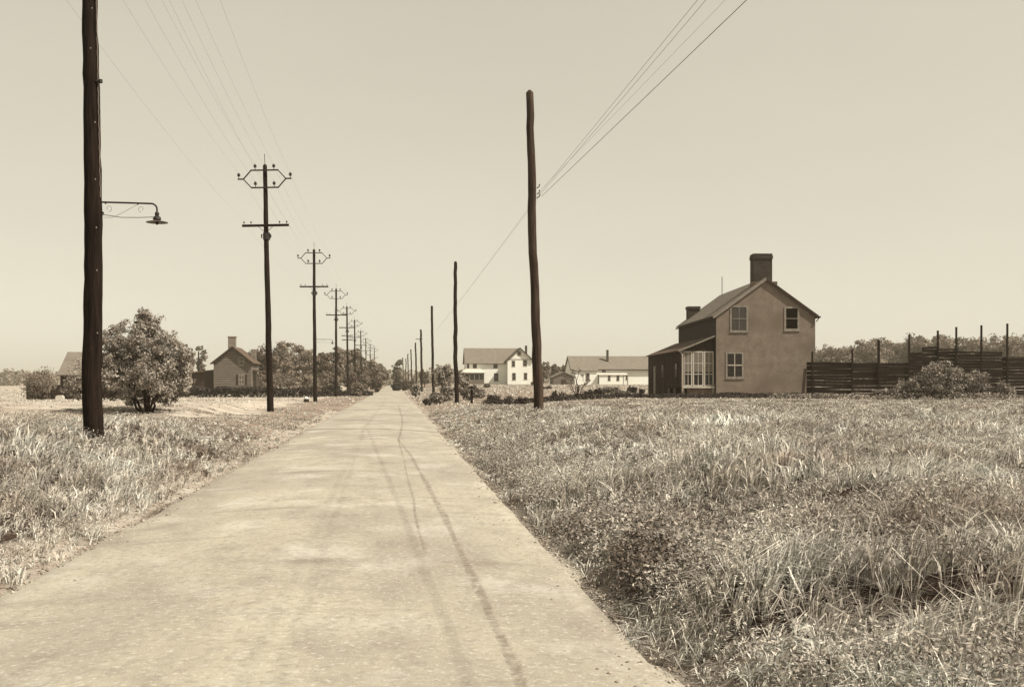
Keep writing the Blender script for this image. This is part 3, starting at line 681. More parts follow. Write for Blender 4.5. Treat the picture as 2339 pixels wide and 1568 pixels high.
wx = [(LX + .12, -1.46), (-1.42, -.75), (-.71, -.1)]
for i, (a_, b_) in enumerate(wx):
    f_ = window(house, a_, b_, .72, T_(801), y0l + .03, frame='porch_white', pane='glass_dark', cols=2, rows=3, fw=.07, sill=False, bars='porch_white', name='porch_window')
    c_ = MB(); c_.box(a_ + .08, b_ - .08, y0l + .006, y0l + .016, 1.62, T_(803)); c_.build('curtain', M['curtain'], f_)
dp = MB(); dp.tube([(LX - .1, y0l - .08, LE - .15), (LX + .02, y0l - .1, LE - .4), (LX + .02, y0l - .1, .4)], .035, 6); dp.build('drainpipe', M['white_trim'], house)
for yy in (1.6, 7.0): window(house, -(yy + .9), -yy, 1.25, 2.25, LX - .07, '-x', frame='dark_trim', pane='glass_dark', cols=2, rows=2, fw=.07, sill=False, bars='dark_trim', name='lean_to_window')
dr = MB(); dr.box(LX - .10, LX - .06, 10.6, 11.5, .1, 2.15); dr.build('door', M['grey_trim'], house)

# ------------------------------------------------------------------ plank fence right of the house
fD = 64.0; fx, fy = W(1841, fD); fb = ghf(fx, fy)
fence = thing('plank_fence', 'tall dark fence of horizontal planks with posts sticking up beyond the stucco house', 'fence', (fx, fy, fb), -R(6.0))
fk = fD / F; FX = lambda px: (px - 1841) * fk; FZ = lambda py: Z(py, fD) - fb
rng = np.random.default_rng(12)
def ftop(x):
    px = 1841 + x / fk
    return FZ(826) if px < 2073 else (FZ(803) if px < 2106 else FZ(789 + (px - 2106) * .095))
pn = MB(); xsegs = [(0, FX(1945)), (FX(1945), FX(2075)), (FX(2075), FX(2106)), (FX(2106), FX(2142)), (FX(2142), FX(2190)), (FX(2190), FX(2290)), (FX(2290), FX(2420))]
for a_, b_ in xsegs:
    z = -.1; top = ftop((a_ + b_) / 2)
    while z < top - .05:
        h_ = min(rng.uniform(.15, .24), top - z); dz = rng.uniform(-.03, .03)
        gap = rng.choice([.006, .012, .035], p=[.4, .3, .3])
        pn.prism([(a_ + .01, z + dz), (b_ - .01, z - dz), (b_ - .01, z + h_ - gap - dz), (a_ + .01, z + h_ - gap + dz)], -.02 - rng.uniform(0, .02), .01)
        z += h_
pn.build('plank_panel', M['fence_board'], fence)
for px, py in ((1855,802),(1945,797),(2006,775),(2075,763),(2142,754),(2183,746),(2240,742),(2300,738)):
    b = MB(); x_ = FX(px); hz = FZ(py); ln = rng.uniform(-.04, .04)
    b.bar((x_, -.09, -.3), (x_ + ln, -.09, hz), .10 if px != 2006 else .14, .09); b.build('post', M['fence_board'], fence)
lb = MB(); lx_, ly_ = W(1838, 63.6); lbz = ghf(lx_, ly_)
lb.bar((-.15, 0, 0), (.06, .12, 1.75), .17, .03); o = lb.build('leaning_board', M['dark_board']); o.location = (lx_, ly_, lbz); tag(o, 'dark board leaning against the stucco wall at the fence end', 'board')

# ------------------------------------------------------------------ white two-storey house
wD = 234.0; wk = wD / F; wx0, wy0 = W(1159, wD); wb = Z(879, wD)
wh = thing('farmhouse', 'white two-storey farmhouse with front gable and dark-roofed wing behind the bare pole', 'house', (wx0, wy0, wb), 0)
A = lambda px: (px - 1159) * wk
B = lambda py: Z(py, wD) - wb
gw = A(1216); ge = B(820); gp = B(794)
mb = MB(); mb.prism([(0, -1.2), (gw, -1.2), (gw, ge), (gw / 2, gp), (0, ge)], 0, 10); mb.build('wall', M['white'], wh)
x_l = A(1066)
mb = MB(); mb.prism([(2.4, -1.2), (9.0, -1.2), (9.0, B(825)), (5.7, B(794)), (2.4, B(825))], x_l, -.01, 'x'); wg = mb.build('wing_wall', M['white'], wh)
mb = MB(); z_e = B(825); z_r = B(793.5); sl2 = (z_r - z_e) / 3.3
mb.slab([(x_l - .35, 5.7, z_r + .1), (A(1186), 5.7, z_r + .1), (A(1186) - 1.5, 1.9, z_e - .5 * sl2 + .1), (x_l - .35, 1.9, z_e - .5 * sl2 + .1)], .15)
mb.slab([(x_l - .35, 5.7, z_r + .1), (A(1186), 5.7, z_r + .1), (A(1186), 9.5, z_e - .5 * sl2 + .1), (x_l - .35, 9.5, z_e - .5 * sl2 + .1)], .15)
rfw = mb.build('wing_roof', M['roof_pale'], wh)
mb = MB(); sl3 = (gp - ge) / (gw / 2)
for sg in (-1, 1): mb.slab([(gw / 2, -.4, gp + .12), (gw / 2 + sg * (gw / 2 + .35), -.4, ge - .35 * sl3 + .12), (gw / 2 + sg * (gw / 2 + .35), 10.3, ge - .35 * sl3 + .12), (gw / 2, 10.3, gp + .12)], .14)
rg_ = mb.build('roof', M['roof'], wh)
mb = MB(); mb.box(A(1203.5), A(1208), 3, 3.7, ge, B(787)); mb.build('chimney', M['brick_chim'], rg_)
mb = MB()
for sg in (-1, 1): mb.bar((gw / 2, -.42, gp - .02), (gw / 2 + sg * (gw / 2 + .3), -.42, ge - .32 * sl3 - .02), .06, .22)
mb.build('bargeboard', M['dark_trim'], wh)
mb = MB(); mb.box(.02, gw - .02, -.05, .0, ge - .05, ge + .1); mb.build('belt_board', M['grey_trim'], wh)
mb = MB(); mb.box(-.03, gw + .03, -.04, 10, -1.3, -.05); mb.box(x_l - .03, 0, 2.36, 9, -1.3, -.05); mb.build('foundation', M['dark_trim'], wh)
c6 = lambda x: (x / 3.898 + 1300) * .7788
d6 = lambda y: (y / 3.898 + 980) * .7788
for (a_, b_, t_, u_) in ((845,888,188,238),(780,820,297,367),(910,958,290,360),(785,828,437,520),(920,960,435,515)):
    window(wh, A(c6(a_)), A(c6(b_)), B(d6(u_)), B(d6(t_)), 0, frame='grey_trim', cols=1, rows=2, fw=.1, bars='white_trim')
kk = (wD + 2.4) / F; 
for (a_, b_, t_, u_) in ((345,390,312,380),(583,630,310,380),(278,303,315,380),(590,640,440,530)):
    window(wh, A(c6(a_)), A(c6(b_)), B(d6(u_)), B(d6(t_)), 2.4, frame='dark_trim', cols=1, rows=2, fw=.1, bars='white_trim')
# porch
px0, px1 = A(1049), A(1104)
mb = MB(); mb.slab([(px0 + 1.6, 2.35, B(841)), (px1 - .4, 2.35, B(841)), (px1 + .2, -1.8, B(850)), (px0 - .2, -1.8, B(850))], .12); mb.slab([(px0 + 1.6, 2.35, B(841)), (px0 - .2, -1.8, B(850)), (px0 - .2, 4, B(850)), (px0 + 1.6, 4, B(841))], .12); mb.build('porch_roof', M['roof_tin'], wh)
mb = MB(); mb.box(px0, px1, -1.6, 2.35, -1.2, B(866)); mb.build('porch_base', M['clap'], wh)
mb = MB(); mb.box(px0 + .1, px1 - .1, -1.5, 2.2, B(866), B(852)); mb.build('porch_screen', M['glass_dark'], wh)
mb = MB()
for i in range(6): q = px0 + (px1 - px0 - .12) * i / 5; mb.box(q, q + .12, -1.62, -1.5, B(866), B(851))
mb.box(px0, px1, -1.62, -1.5, B(853.5), B(851) + .02)
mb.build('porch_posts', M['grey_trim'], wh)

# ------------------------------------------------------------------ long white building
lD = 226.0; lk = lD / F; ox, oy = W(1302, lD); lb0 = Z(880, lD)
lh = thing('long_house', 'long low white building with shingled roof and thin stovepipe chimney left of the stucco house', 'house', (ox, oy, lb0), 0)
A2 = lambda px: (px - 1302) * lk
B2 = lambda py: Z(py, lD) - lb0
LWid = A2(1500); zr = B2(812); ze = B2(840)
mb = MB(); mb.prism([(0, -1.2), (8, -1.2), (8, ze), (4, zr), (0, ze)], .3, LWid, 'x'); mb.build('wall', M['white'], lh)
s4 = (zr - ze) / 4
mb = MB()
mb.slab([(0, 4, zr + .1), (LWid + .3, 4, zr + .1), (LWid + .3, -.5, ze - .5 * s4 + .1), (0, -.5, ze - .5 * s4 + .1)], .14)
mb.slab([(0, 4, zr + .1), (LWid + .3, 4, zr + .1), (LWid + .3, 8.5, ze - .5 * s4 + .1), (0, 8.5, ze - .5 * s4 + .1)], .14)
lr = mb.build('roof', M['roof_pale'], lh)
mb = MB(); mb.box(A2(1391), A2(1395.6), 2.0, 2.5, ze, B2(797)); mb.build('chimney', M['brick_chim'], lr)
mb = MB(); mb.bar((-.02, -.5, ze - .5 * s4), (-.02, 4, zr), .06, .25); mb.build('bargeboard', M['dark_trim'], lh)
mb = MB(); mb.box(0, LWid, -.55, -.45, ze - .5 * s4 - .1, ze - .5 * s4 + .04); mb.build('fascia', M['dark_trim'], lh)
# projecting wing at the left, lean-to in the middle
mb = MB(); mb.prism([(-1.6, -1.2), (0, -1.2), (0, B2(844)), (-1.6, B2(846))], A2(1310), A2(1363), 'x'); mb.build('projecting_wall', M['white'], lh)
mb = MB(); mb.slab([(A2(1308), 0, B2(841)), (A2(1364), 0, B2(841)), (A2(1364), -1.9, B2(846)), (A2(1308), -1.9, B2(846))], .1); mb.build('projecting_roof', M['roof_pale'], lh)
mb = MB(); mb.slab([(A2(1363), -.06, B2(850)), (A2(1431), -.06, B2(850)), (A2(1431), -2.4, B2(855)), (A2(1363), -2.4, B2(855))], .12); mb.build('pent_roof', M['roof_tin'], lh)
mb = MB(); mb.box(A2(1365), A2(1418), -2.2, -.02, -1.2, B2(856)); mb.build('lean_to_wall', M['white'], lh)
mb = MB(); mb.box(A2(1429), A2(1431), -2.3, -2.1, -1, B2(856)); mb.box(A2(1420), A2(1421.5), -2.3, -2.15, -1, B2(856)); mb.build('post', M['grey_trim'], lh)
for (a_, b_, t_, u_, yy) in ((1815,1862,388,428,0),(1862,1893,464,528,-2.2),(1962,1996,462,528,-2.2),(2095,2118,460,518,0),(1612,1658,440,535,-1.6)):
    window(lh, A2(c6(a_)), A2(c6(b_)), B2(d6(u_)), B2(d6(t_)), yy, frame='grey_trim', cols=1, rows=2, fw=.09, bars='white_trim')
mb = MB(); mb.box(.25, LWid, -.04, 8.05, -1.3, -.15); mb.build('foundation', M['dark_trim'], lh)
sx_, sy2 = W(1288, 215.0); sb = Z(881, 215)
sh = thing('outhouse', 'small low shed with pale roof left of the long white building', 'shed', (sx_, sy2, sb), 0)
mb = MB(); mb.prism([(-2.3, -1), (2.0, -1), (2.0, 1.9), (-.1, 2.9), (-2.3, 1.9)], 0, 4); mb.build('wall', M['clap'], sh)
mb = MB(); mb.slab([(-.1, -.3, 3.0), (2.5, -.3, 1.85), (2.5, 4.3, 1.85), (-.1, 4.3, 3.0)], .12); mb.slab([(-.1, -.3, 3.0), (-2.7, -.3, 1.85), (-2.7, 4.3, 1.85), (-.1, 4.3, 3.0)], .12); mb.build('roof', M['roof_pale'], sh)
mb = MB(); mb.box(-.6, .4, -.04, 0, -.5, 1.4); mb.build('door', M['dark_trim'], sh)

# ------------------------------------------------------------------ clapboard cottage on the left
cD = 140.0; ck = cD / F; qx, qy = W(487.5, cD); cb = Z(886, cD)
ct_ = thing('cottage', 'clapboard gable cottage with pale chimney behind the dark hedge', 'house', (qx, qy, cb), 0)
A3 = lambda px: (px - 487.5) * ck
B3 = lambda py: Z(py, cD) - cb
cw = A3(572.5); ce = B3(826); cp = B3(792)
mb = MB(); mb.prism([(.03, -1.2), (cw - .03, -1.2), (cw - .03, ce), (cw / 2, cp), (.03, ce)], .02, 8)
mb.build('wall', M['clap'], ct_)
mb = MB(); mb.prism([(.05, -1.2), (cw - .05, -1.2), (cw - .05, ce), (cw / 2, cp - .05), (.05, ce)], -.012, .015); mb.build('board_gap_shade', M['dark_trim'], ct_)  # dark sheet behind the boards, imitating shade in the gaps between them
bk = MB(); z = -.3
while z < cp - .1:
    zt = z + .27; m_ = max(0, (zt - ce)) / (cp - ce) * cw / 2; 
    if m_ < cw / 2 - .1: bk.prism([(-.06, z), (-.03, zt - .012), (.01, zt - .012), (.01, z)], m_ + .02, cw - m_ - .02, 'x') 
    z += .31
bk.build('clapboard', M['clap'], ct_)
mb = MB(); s5 = (cp - ce) / (cw / 2); ov = .35
for sg in (-1, 1): mb.slab([(cw / 2, -.45, cp + .14), (cw / 2 + sg * (cw / 2 + ov), -.45, ce - ov * s5 + .14), (cw / 2 + sg * (cw / 2 + ov), 8.4, ce - ov * s5 + .14), (cw / 2, 8.4, cp + .14)], .14)
cr_ = mb.build('roof', M['roof_dark'], ct_)
mb = MB()
for sg in (-1, 1): mb.bar((cw / 2, -.47, cp), (cw / 2 + sg * (cw / 2 + ov), -.47, ce - ov * s5), .05, .2)
mb.build('bargeboard', M['dark_trim'], ct_)
mb = MB(); mb.box(A3(519), A3(535.5), .3, 1.2, ce, B3(769)); mb.box(A3(518), A3(536.5), .24, 1.26, B3(769), B3(768) + .08); mb.build('chimney', M['brick_pale'], cr_)
mb = MB(); mb.box(A3(557), A3(568.5), 6.2, 6.9, ce - 1, B3(793)); mb.build('chimney', M['brick_pale'], cr_)
window(ct_, A3(543.5), A3(556), B3(833), B3(815), -.03, frame='grey_trim', pane='glass_cur', cols=1, rows=2, fw=.1)
window(ct_, A3(543.5), A3(557), B3(878), B3(854), -.03, frame='grey_trim', pane='glass_cur', cols=2, rows=2, fw=.1)
for a_ in (538, 557.5):
    mb = MB(); mb.box(A3(a_), A3(a_ + 5), -.08, -.045, B3(878), B3(854)); mb.build('shutter', M['dark_trim'], ct_)
mb = MB(); mb.prism([(A3(437), -1.2), (-.01, -1.2), (-.01, B3(845)), (A3(437), B3(850))], .6, 5); mb.build('annex_wall', M['dark_board'], ct_)
mb = MB(); mb.slab([(A3(434), .2, B3(849)), (-.01, .2, B3(843)), (-.01, 5.2, B3(843)), (A3(434), 5.2, B3(849))], .14); an = mb.build('annex_roof', M['roof_dark'], ct_)
mb = MB(); mb.tube([(A3(451.5), 1, B3(849)), (A3(451.5), 1, B3(818))], .15, 8); mb.tube([(A3(451.5), 1, B3(818)), (A3(451.5), 1, B3(801))], .07, 8); mb.build('stovepipe', M['iron'], an)
mb = MB(); mb.slab([(cw + .0, 1, B3(843)), (A3(612), 1, B3(849)), (A3(612), 6, B3(849)), (cw, 6, B3(843))], .14); mb.build('porch_roof', M['roof_dark'], ct_)
mb = MB()
for a_ in (592, 609.5):
    mb = MB(); mb.box(A3(a_), A3(a_ + 1.6), 1.1, 1.2, -1, B3(850)); mb.build('porch_post', M['white_trim'], ct_)
mb = MB(); mb.box(cw + .02, A3(611), 4.2, 4.3, -1, B3(853)); mb.build('porch_wall', M['white_trim'], ct_)

# ------------------------------------------------------------------ dark barn at the far left
bD = 105.0; q1, q2 = W(133, bD); bb = Z(907, bD)
ba = thing('barn', 'dark low barn with pale shingle roof behind the thick nearest pole', 'barn', (q1, q2, bb), 0)
A4 = lambda px: (px - 133) * bD / F
B4 = lambda py: Z(py, bD) - bb
be, br_ = B4(851), B4(803); bl = A4(300)
mb = MB(); mb.prism([(0, -.5), (6, -.5), (6, be), (3, br_), (0, be)], .2, bl, 'x'); mb.build('wall', M['dark_board'], ba)
mb = MB(); sb_ = (br_ - be) / 3
mb.slab([(0, 3, br_ + .1), (bl + .3, 3, br_ + .1), (bl + .3, -.4, be - .4 * sb_ + .1), (0, -.4, be - .4 * sb_ + .1)], .12)
mb.slab([(0, 3, br_ + .1), (bl + .3, 3, br_ + .1), (bl + .3, 6.4, be - .4 * sb_ + .1), (0, 6.4, be - .4 * sb_ + .1)], .12); mb.build('roof', M['roof_pale'], ba)
mb = MB(); mb.box(A4(160), A4(178), -.06, 0, -.2, 1.9); mb.build('door', M['fence_board'], ba)
bf = MB(); f1, f2 = W(60, 98.0); fbz = ghf(f1, f2)
x_ = 0; rng = np.random.default_rng(77)
yf_ = thing('yard_fence', 'dark low board fence in front of the barn at the far left', 'fence', (f1, f2, fbz), 0)
while x_ < 6.4: w_ = rng.uniform(.14, .2); bf.box(x_, x_ + w_ - .01, 0, .03, 0, 1.35 + rng.uniform(-.04, .04)); x_ += w_
bf.build('board_panel', M['fence_board'], yf_)
for i in range(4):
    b = MB(); b.box(i * 2.1, i * 2.1 + .13, .03, .15, 0, 1.55); b.build('post', M['fence_board'], yf_)
s1, s2 = W(137, 95.0); bxx = MB(); bxx.prism([(-.35, 0), (.35, 0), (.35, .28), (.2, .4), (-.2, .4), (-.35, .28)], -.2, .2)
o = bxx.build('stone_block', M['roof_tin']); o.location = (s1, s2, ghf(s1, s2)); tag(o, 'small pale block lying before the dark yard fence', 'stone')

# ------------------------------------------------------------------ mailbox and marker
m1, m2 = W(1077, 75.0); mg = ghf(m1, m2)
mbx = thing('mailbox', 'dark mailbox on a stout post beside the roadside bushes', 'mailbox', (m1, m2, mg), 0)
mb = MB(); mb.box(-.09, .09, -.07, .07, -.1, 1.0); mb.build('post', M['pole'], mbx)
mb = MB(); mb.prism([(.28 * math.cos(t) , 1.04 + (.0 if i in (0, 9) else .16 * math.sin(t))) for i, t in enumerate(np.linspace(0, math.pi, 10))], -.2, .2); mb.box(-.33, .33, -.26, .26, 1.21, 1.235); mb.build('box', M['dark_trim'], mbx)
mb = MB(); mb.box(.281, .30, -.02, .04, 1.05, 1.28); mb.build('flag', M['dark_trim'], mbx)
m1, m2 = W(699, 80.0); mg = ghf(m1, m2)
mk = thing('marker', 'squat dark marker with rounded white top left of the lamp-carrying pole', 'marker', (m1, m2, mg), 0)
mb = MB(); mb.prism([(-.22, -.1), (.24, -.1), (.19, .24), (-.16, .24)], -.15, .15); mb.build('base', M['dark_trim'], mk)
mb = MB(); mb.lathe((.01, 0, .24), [(.13, 0), (.15, .05), (.13, .12), (.06, .17), (0, .18)], 12); mb.build('cap', M['white'], mk)

# ------------------------------------------------------------------ big shrub-tree on the left
D1 = 41.0; tx, ty_ = W(336, D1); tg = ghf(tx, ty_); rng = np.random.default_rng(21)
bt = thing('lilac_tree', 'broad many-stemmed leafy small tree to the right of the thick nearest pole', 'tree', (tx, ty_, tg - .05), 0)
mb = MB(); kx = D1 / F
stems = [(-1.25, 1.7), (-.8, 2.1), (-.35, 2.4), (0, 2.7), (.25, 2.4), (.6, 2.1), (.95, 1.6), (-.15, 2.9), (.1, 1.8)]
for i, (sx, sz) in enumerate(stems): limb(mb, (sx * .16, rng.uniform(-.15, .15), 0), (sx, rng.uniform(-.8, .8), sz), .055 + .02 * (i == 3), .018, rng, 7, .12)
for i in range(14): 
    a_ = rng.uniform(0, 6.28); limb(mb, (.3 * math.cos(a_), .3 * math.sin(a_), 1.2), (1.1 * math.cos(a_), 1.0 * math.sin(a_), rng.uniform(1.6, 2.7)), .025, .008, rng, 5, .1)
mb.build('trunk', M['bark'], bt)
bl_ = []
for px, py, rr, dy in ((335,735,30,0),(300,760,36,.3),(262,770,28,-.2),(250,815,34,.2),(335,790,52,0),(385,790,38,-.2),(405,830,32,.1),(300,840,48,.5),(360,850,42,-.5),(415,865,20,.1),(275,860,30,-.3),(330,715,16,0),(385,885,20,-.3),(230,845,22,.4),(345,900,20,.2),(300,895,18,-.4),(420,800,18,0),(255,885,24,.3),(300,905,22,.3),(370,900,24,.3),(400,880,24,.2),(270,820,34,.0),(390,850,30,.1)):
    rm_ = rr * kx * 1.22; bl_.append(((px - 336) * kx, dy * 2, Z(py, D1) - tg, rm_, rm_ * 1.1, rm_ * .95))
V, Q = clumps(bl_, 34000, .05, rng, sub=.30, nsub=34, zmin=.3)
np_mesh('crown', V, Q, m=M['leaf_bush'], parent=bt)

# ------------------------------------------------------------------ trees and bushes
LT_ = [(600,784,165,34,'bushy tree right of the cottage porch'),(640,775,172,38,'tall spreading tree behind the second bare stretch of hedge, tallest of the left wood'),
 (690,782,176,34,'rounded tree just left of the lamp-carrying pole'),(735,797,186,28,'loose crowned tree right of the lamp-carrying pole'),(765,787,192,22,'narrow tree behind the third utility pole'),
 (798,790,205,22,'slim tree behind the pole with stacked crossarms'),(826,806,218,20,'low tree between the fifth and sixth left poles'),(848,814,236,20,'dense tree near the far end of the left pole row'),
 (868,826,270,17,'last rounded tree on the left where the road vanishes'),(566,790,172,14,'thin tree peeping above the cottage roof'),(459,779,165,11,'narrow wispy tree left of the cottage chimney'),
 (425,800,160,16,'pale tree between the leafy small tree and the stovepipe')]
for i, (px, ty, D, hw, lab) in enumerate(LT_):
    tree(px, ty, D, hw * 1.25, lab, group='trees beyond the left field', seed=100 + i, n=4200 if hw > 15 else 1300, leafm='leaf_far' if i % 3 else 'leaf_far2', crown0=.12, nb=6)
LS = [(650,842,128,46,'wide bush under the wood left of the lamp pole','leaf_far'),(705,852,138,28,'rounded bush at the foot of the lamp-carrying pole wood','leaf_far'),(760,866,142,22,'dark bush behind the third utility pole','leaf_dark'),
 (610,850,135,24,'bush against the cottage porch','leaf_far'),(735,845,150,26,'pale bush between second and third utility poles','leaf_far'),(800,850,170,26,'bush behind the pole with stacked crossarms','leaf_far2'),
 (835,852,190,24,'roadside bush beneath the sixth left pole','leaf_far'),(862,855,170,18,'roadside bush at the left edge of the far road','leaf_far2'),(822,874,120,18,'low weedy bush beside the far left verge','leaf_far'),
 (178,812,70,46,'dark shrub showing left of the thick nearest pole','leaf_bush'),(280,852,75,46,'dark shrub mass behind the leafy small tree','leaf_dark'),(230,850,78,34,'dark shrub directly behind the thick nearest pole','leaf_dark'),
 (95,822,90,46,'shrub at the far left beside the barn gable','leaf_far')]
for i, (px, ty, D, hw, lab, lm) in enumerate(LS): shrub(px, ty, D, hw, lab, 'bushes on the left', seed=140 + i, n=1900, leafm=lm)
RTREE = [(906,815,300,15,'round dark tree at the vanishing end of the road','leaf_far2'),(968,838,265,12,'small tree behind the pole with a tiny crosspiece','leaf_far2'),
 (1012,824,102,27,'feathery tree between the third bare pole and the crooked pole','leaf_bush'),(1056,838,112,18,'low tree at the left end of the white farmhouse','leaf_bush'),
 (1240,818,250,20,'rounded tree right of the tall bare pole','leaf_far'),(1268,828,255,16,'pale tree left of the outhouse','leaf_far'),(1288,826,262,14,'small tree directly behind the outhouse','leaf_far2')]
for i, (px, ty, D, hw, lab, lm) in enumerate(RTREE): tree(px, ty, D, hw, lab, group='trees on the right', seed=200 + i, n=2200, leafm=lm, crown0=.1, nb=6)
order = ['first','second','third','fourth','fifth','sixth','seventh','eighth','ninth','tenth','eleventh','twelfth','thirteenth','fourteenth','fifteenth','sixteenth','seventeenth','eighteenth']
rng = np.random.default_rng(9)
for i in range(17):
    px = 1878 + i * 29 + rng.uniform(-6, 6); ty = 790 - 32 * min(1, max(0, (px - 1890) / 130)) + rng.uniform(-5, 6); D = rng.uniform(215, 260)
    tree(px, ty, D, rng.uniform(44, 54), 'pale tree on the rise behind the plank fence, %s from the stucco house' % order[i], group='trees behind the plank fence', seed=300 + i, n=5600, leafm='leaf_far', crown0=-.05, nb=9)
RS = [(950,866,110,15,'leafy roadside bush near the foot of the fourth bare pole','leaf_bright',1600),(908,862,198,16,'dark roadside bush closing in the far end of the road','leaf_dark',1200),(925,864,205,13,'dark bush right of the vanishing road','leaf_far2',1200),
 (940,860,215,12,'bush at the foot of the farthest bare poles','leaf_far2',900),(998,893,76,24,'light-flecked low bush left of the crooked bare pole','leaf_bright',2200),(1020,878,84,26,'leafy bush directly behind the crooked bare pole','leaf_bright',2400),
 (1070,876,86,26,'leafy bush behind the mailbox','leaf_bright',2400),(1095,884,92,20,'rounded bush right of the mailbox','leaf_bright',1500),(975,908,72,12,'dark weedy clump at the road edge left of the mailbox bushes','leaf_dark',800),
 (1165,900,60,20,'low light-leaved bush left of the tall bare pole','leaf_bright',1300),(1192,904,58,22,'low dark plant clump at the tall bare pole','leaf_dark',1100),
 (1275,890,62,24,'small garden bush right of the tall bare pole','leaf_dark',700),(1372,884,80,20,'dark garden bush below the pent roof','leaf_dark',700),(1396,880,84,22,'garden bush below the white lean-to windows','leaf_bright',900),
 (1130,894,64,22,'low ragged bush between the mailbox bushes and the tall bare pole','leaf_dark',700),(1345,888,66,20,'weedy clump at the foot of the sapling','leaf_dark',700),(1420,888,70,20,'weedy clump right of the sapling','leaf_bright',800),(1456,897,64,12,'weedy clump at the edge of the glazed lean-to','leaf_dark',700),(1250,880,130,14,'bush beyond the garden right of the tall bare pole','leaf_far2',800),(1225,868,180,16,'bush between the farmhouse and the outhouse','leaf_far',1000),(1110,874,150,10,'small bush at the farmhouse porch corner','leaf_far2',600),
 (1440,880,88,16,'dark garden bush at the porch posts of the long building','leaf_dark',1000),(1465,886,84,10,'garden bush at the corner of the glazed lean-to','leaf_dark',600),
 (2150,818,56,66,'large light-flecked bush before the plank fence, widest on the right','leaf_bright',8000),(2070,856,56,44,'bush left of the widest fence bush','leaf_bright',2600),(2015,884,57,26,'small bright bush before the middle of the fence','leaf_bright',1400),
 (2225,836,56,44,'bush at the right end of the plank fence','leaf_bright',2600),(2290,862,56,34,'outermost bush before the fence on the right','leaf_bright',2200),
 (1950,893,58,18,'low leafy plant at the foot of the fence','leaf_bright',1000),(1900,899,58,20,'low leafy plant near the leaning board','leaf_bright',1100),(1840,902,59,16,'low plant where fence and stucco house meet','leaf_bright',900)]
for i, (px, ty, D, hw, lab, lm, nn_) in enumerate(RS): shrub(px, ty, D, hw, lab, 'bushes on the right', seed=240 + i, n=nn_, leafm=lm)
# small open-branched fruit tree
D2 = 60.0; tx, ty_ = W(1319, D2); tg = ghf(tx, ty_); rng = np.random.default_rng(33)
ft = thing('sapling', 'small sparse open-branched sapling in front of the long white building', 'tree', (tx, ty_, tg - .03), 0)
mb = MB(); ends = []
limb(mb, (0, 0, 0), (.02, 0, .8), .05, .035, rng, 4)
for sx, sz in ((-.45, 1.35), (-.2, 1.65), (.05, 1.75), (.35, 1.5), (.62, 1.2), (-.5, 1.0), (.45, 1.0)):
    limb(mb, (0, 0, .12 + .25 * rng.random()), (sx, rng.uniform(-.2, .2), sz), .03, .01, rng, 6, .15); ends.append((sx, 0, sz))
mb.build('trunk', M['bark'], ft)
V, Q = clumps([(a_, b_, c_, .2, .2, .22) for a_, b_, c_ in ends], 420, .045, rng, nsub=6)
np_mesh('crown', V, Q, m=M['leaf_bush'], parent=ft)

def hedge(pix, D, h, name, label, leafm, seed, dens=260, size=.07, wd=.5):
    rng = np.random.default_rng(seed); pts = np.array([W(p_, d_) for p_, d_ in pix]); d = np.r_[0, np.cumsum(np.hypot(*np.diff(pts, axis=0).T))]
    n = int(d[-1] * dens); t = rng.uniform(0, d[-1], n); x = np.interp(t, d, pts[:, 0]); y = np.interp(t, d, pts[:, 1]) + rng.normal(size=n) * wd * .5
    x += rng.normal(size=n) * .1
    hh = h * (.55 + .9 * fbm(t * .7, t * 0, seed)); z = gh(x, y) + hh * rng.uniform(0, 1, n) ** .7
    N = rng.normal(size=(n, 3)) * .8 + np.array([0, -.2, .6]); N /= np.linalg.norm(N, axis=1)[:, None]
    V, Q = leaves(np.stack([x, y, z], -1), N, size, rng); o = np_mesh(name, V, Q, m=M[leafm]); tag(o, label, 'hedge'); return o
hedge([(330,112),(720,112)], 0, 1.05, 'hedge', 'long dark clipped hedge running in front of the cottage', 'leaf_dark', 5, 420, .12, .9)
hedge([(720,116),(850,130)], 0, .6, 'hedge', 'low ragged hedge continuing past the lamp-carrying pole', 'leaf_dark', 6, 200, .12, .8)
hedge([(1105,60),(1500,60),(1760,61),(1900,59)], 0, .30, 'hedge', 'low dark straggling border of plants along the garden before the stucco house', 'leaf_dark', 7, 620, .05, .8)
hedge([(1760,58),(2000,56),(2340,55)], 0, .3, 'hedge', 'low leafy row of plants along the foot of the plank fence', 'leaf_bright', 8, 260, .055, .8)

# wood on the horizon, one mass
rng = np.random.default_rng(15); Ps = []
for k in range(240):
    px = -250 + k * 12 + rng.uniform(-6, 6); D = rng.uniform(520, 700); x, y = W(px, D); h_ = rng.uniform(5, 8.5); r_ = rng.uniform(5, 8)
    g = ghf(x, y); q = rng.normal(size=(150, 3)); q /= np.linalg.norm(q, axis=1)[:, None]; Ps.append(np.array([x, y, g + h_ * .5]) + q * np.array([r_, r_, h_ * .55]) * rng.uniform(.7, 1.1, 150)[:, None])
P = np.concatenate(Ps); N = rng.normal(size=P.shape) + np.array([0, 0, .5]); N /= np.linalg.norm(N, axis=1)[:, None]
V, Q = leaves(P, N, .85, rng, .8); o = np_mesh('woodland', V, Q, m=M['leaf_wood']); tag(o, 'faint far-off wood along the whole horizon', 'woodland', kind='stuff')

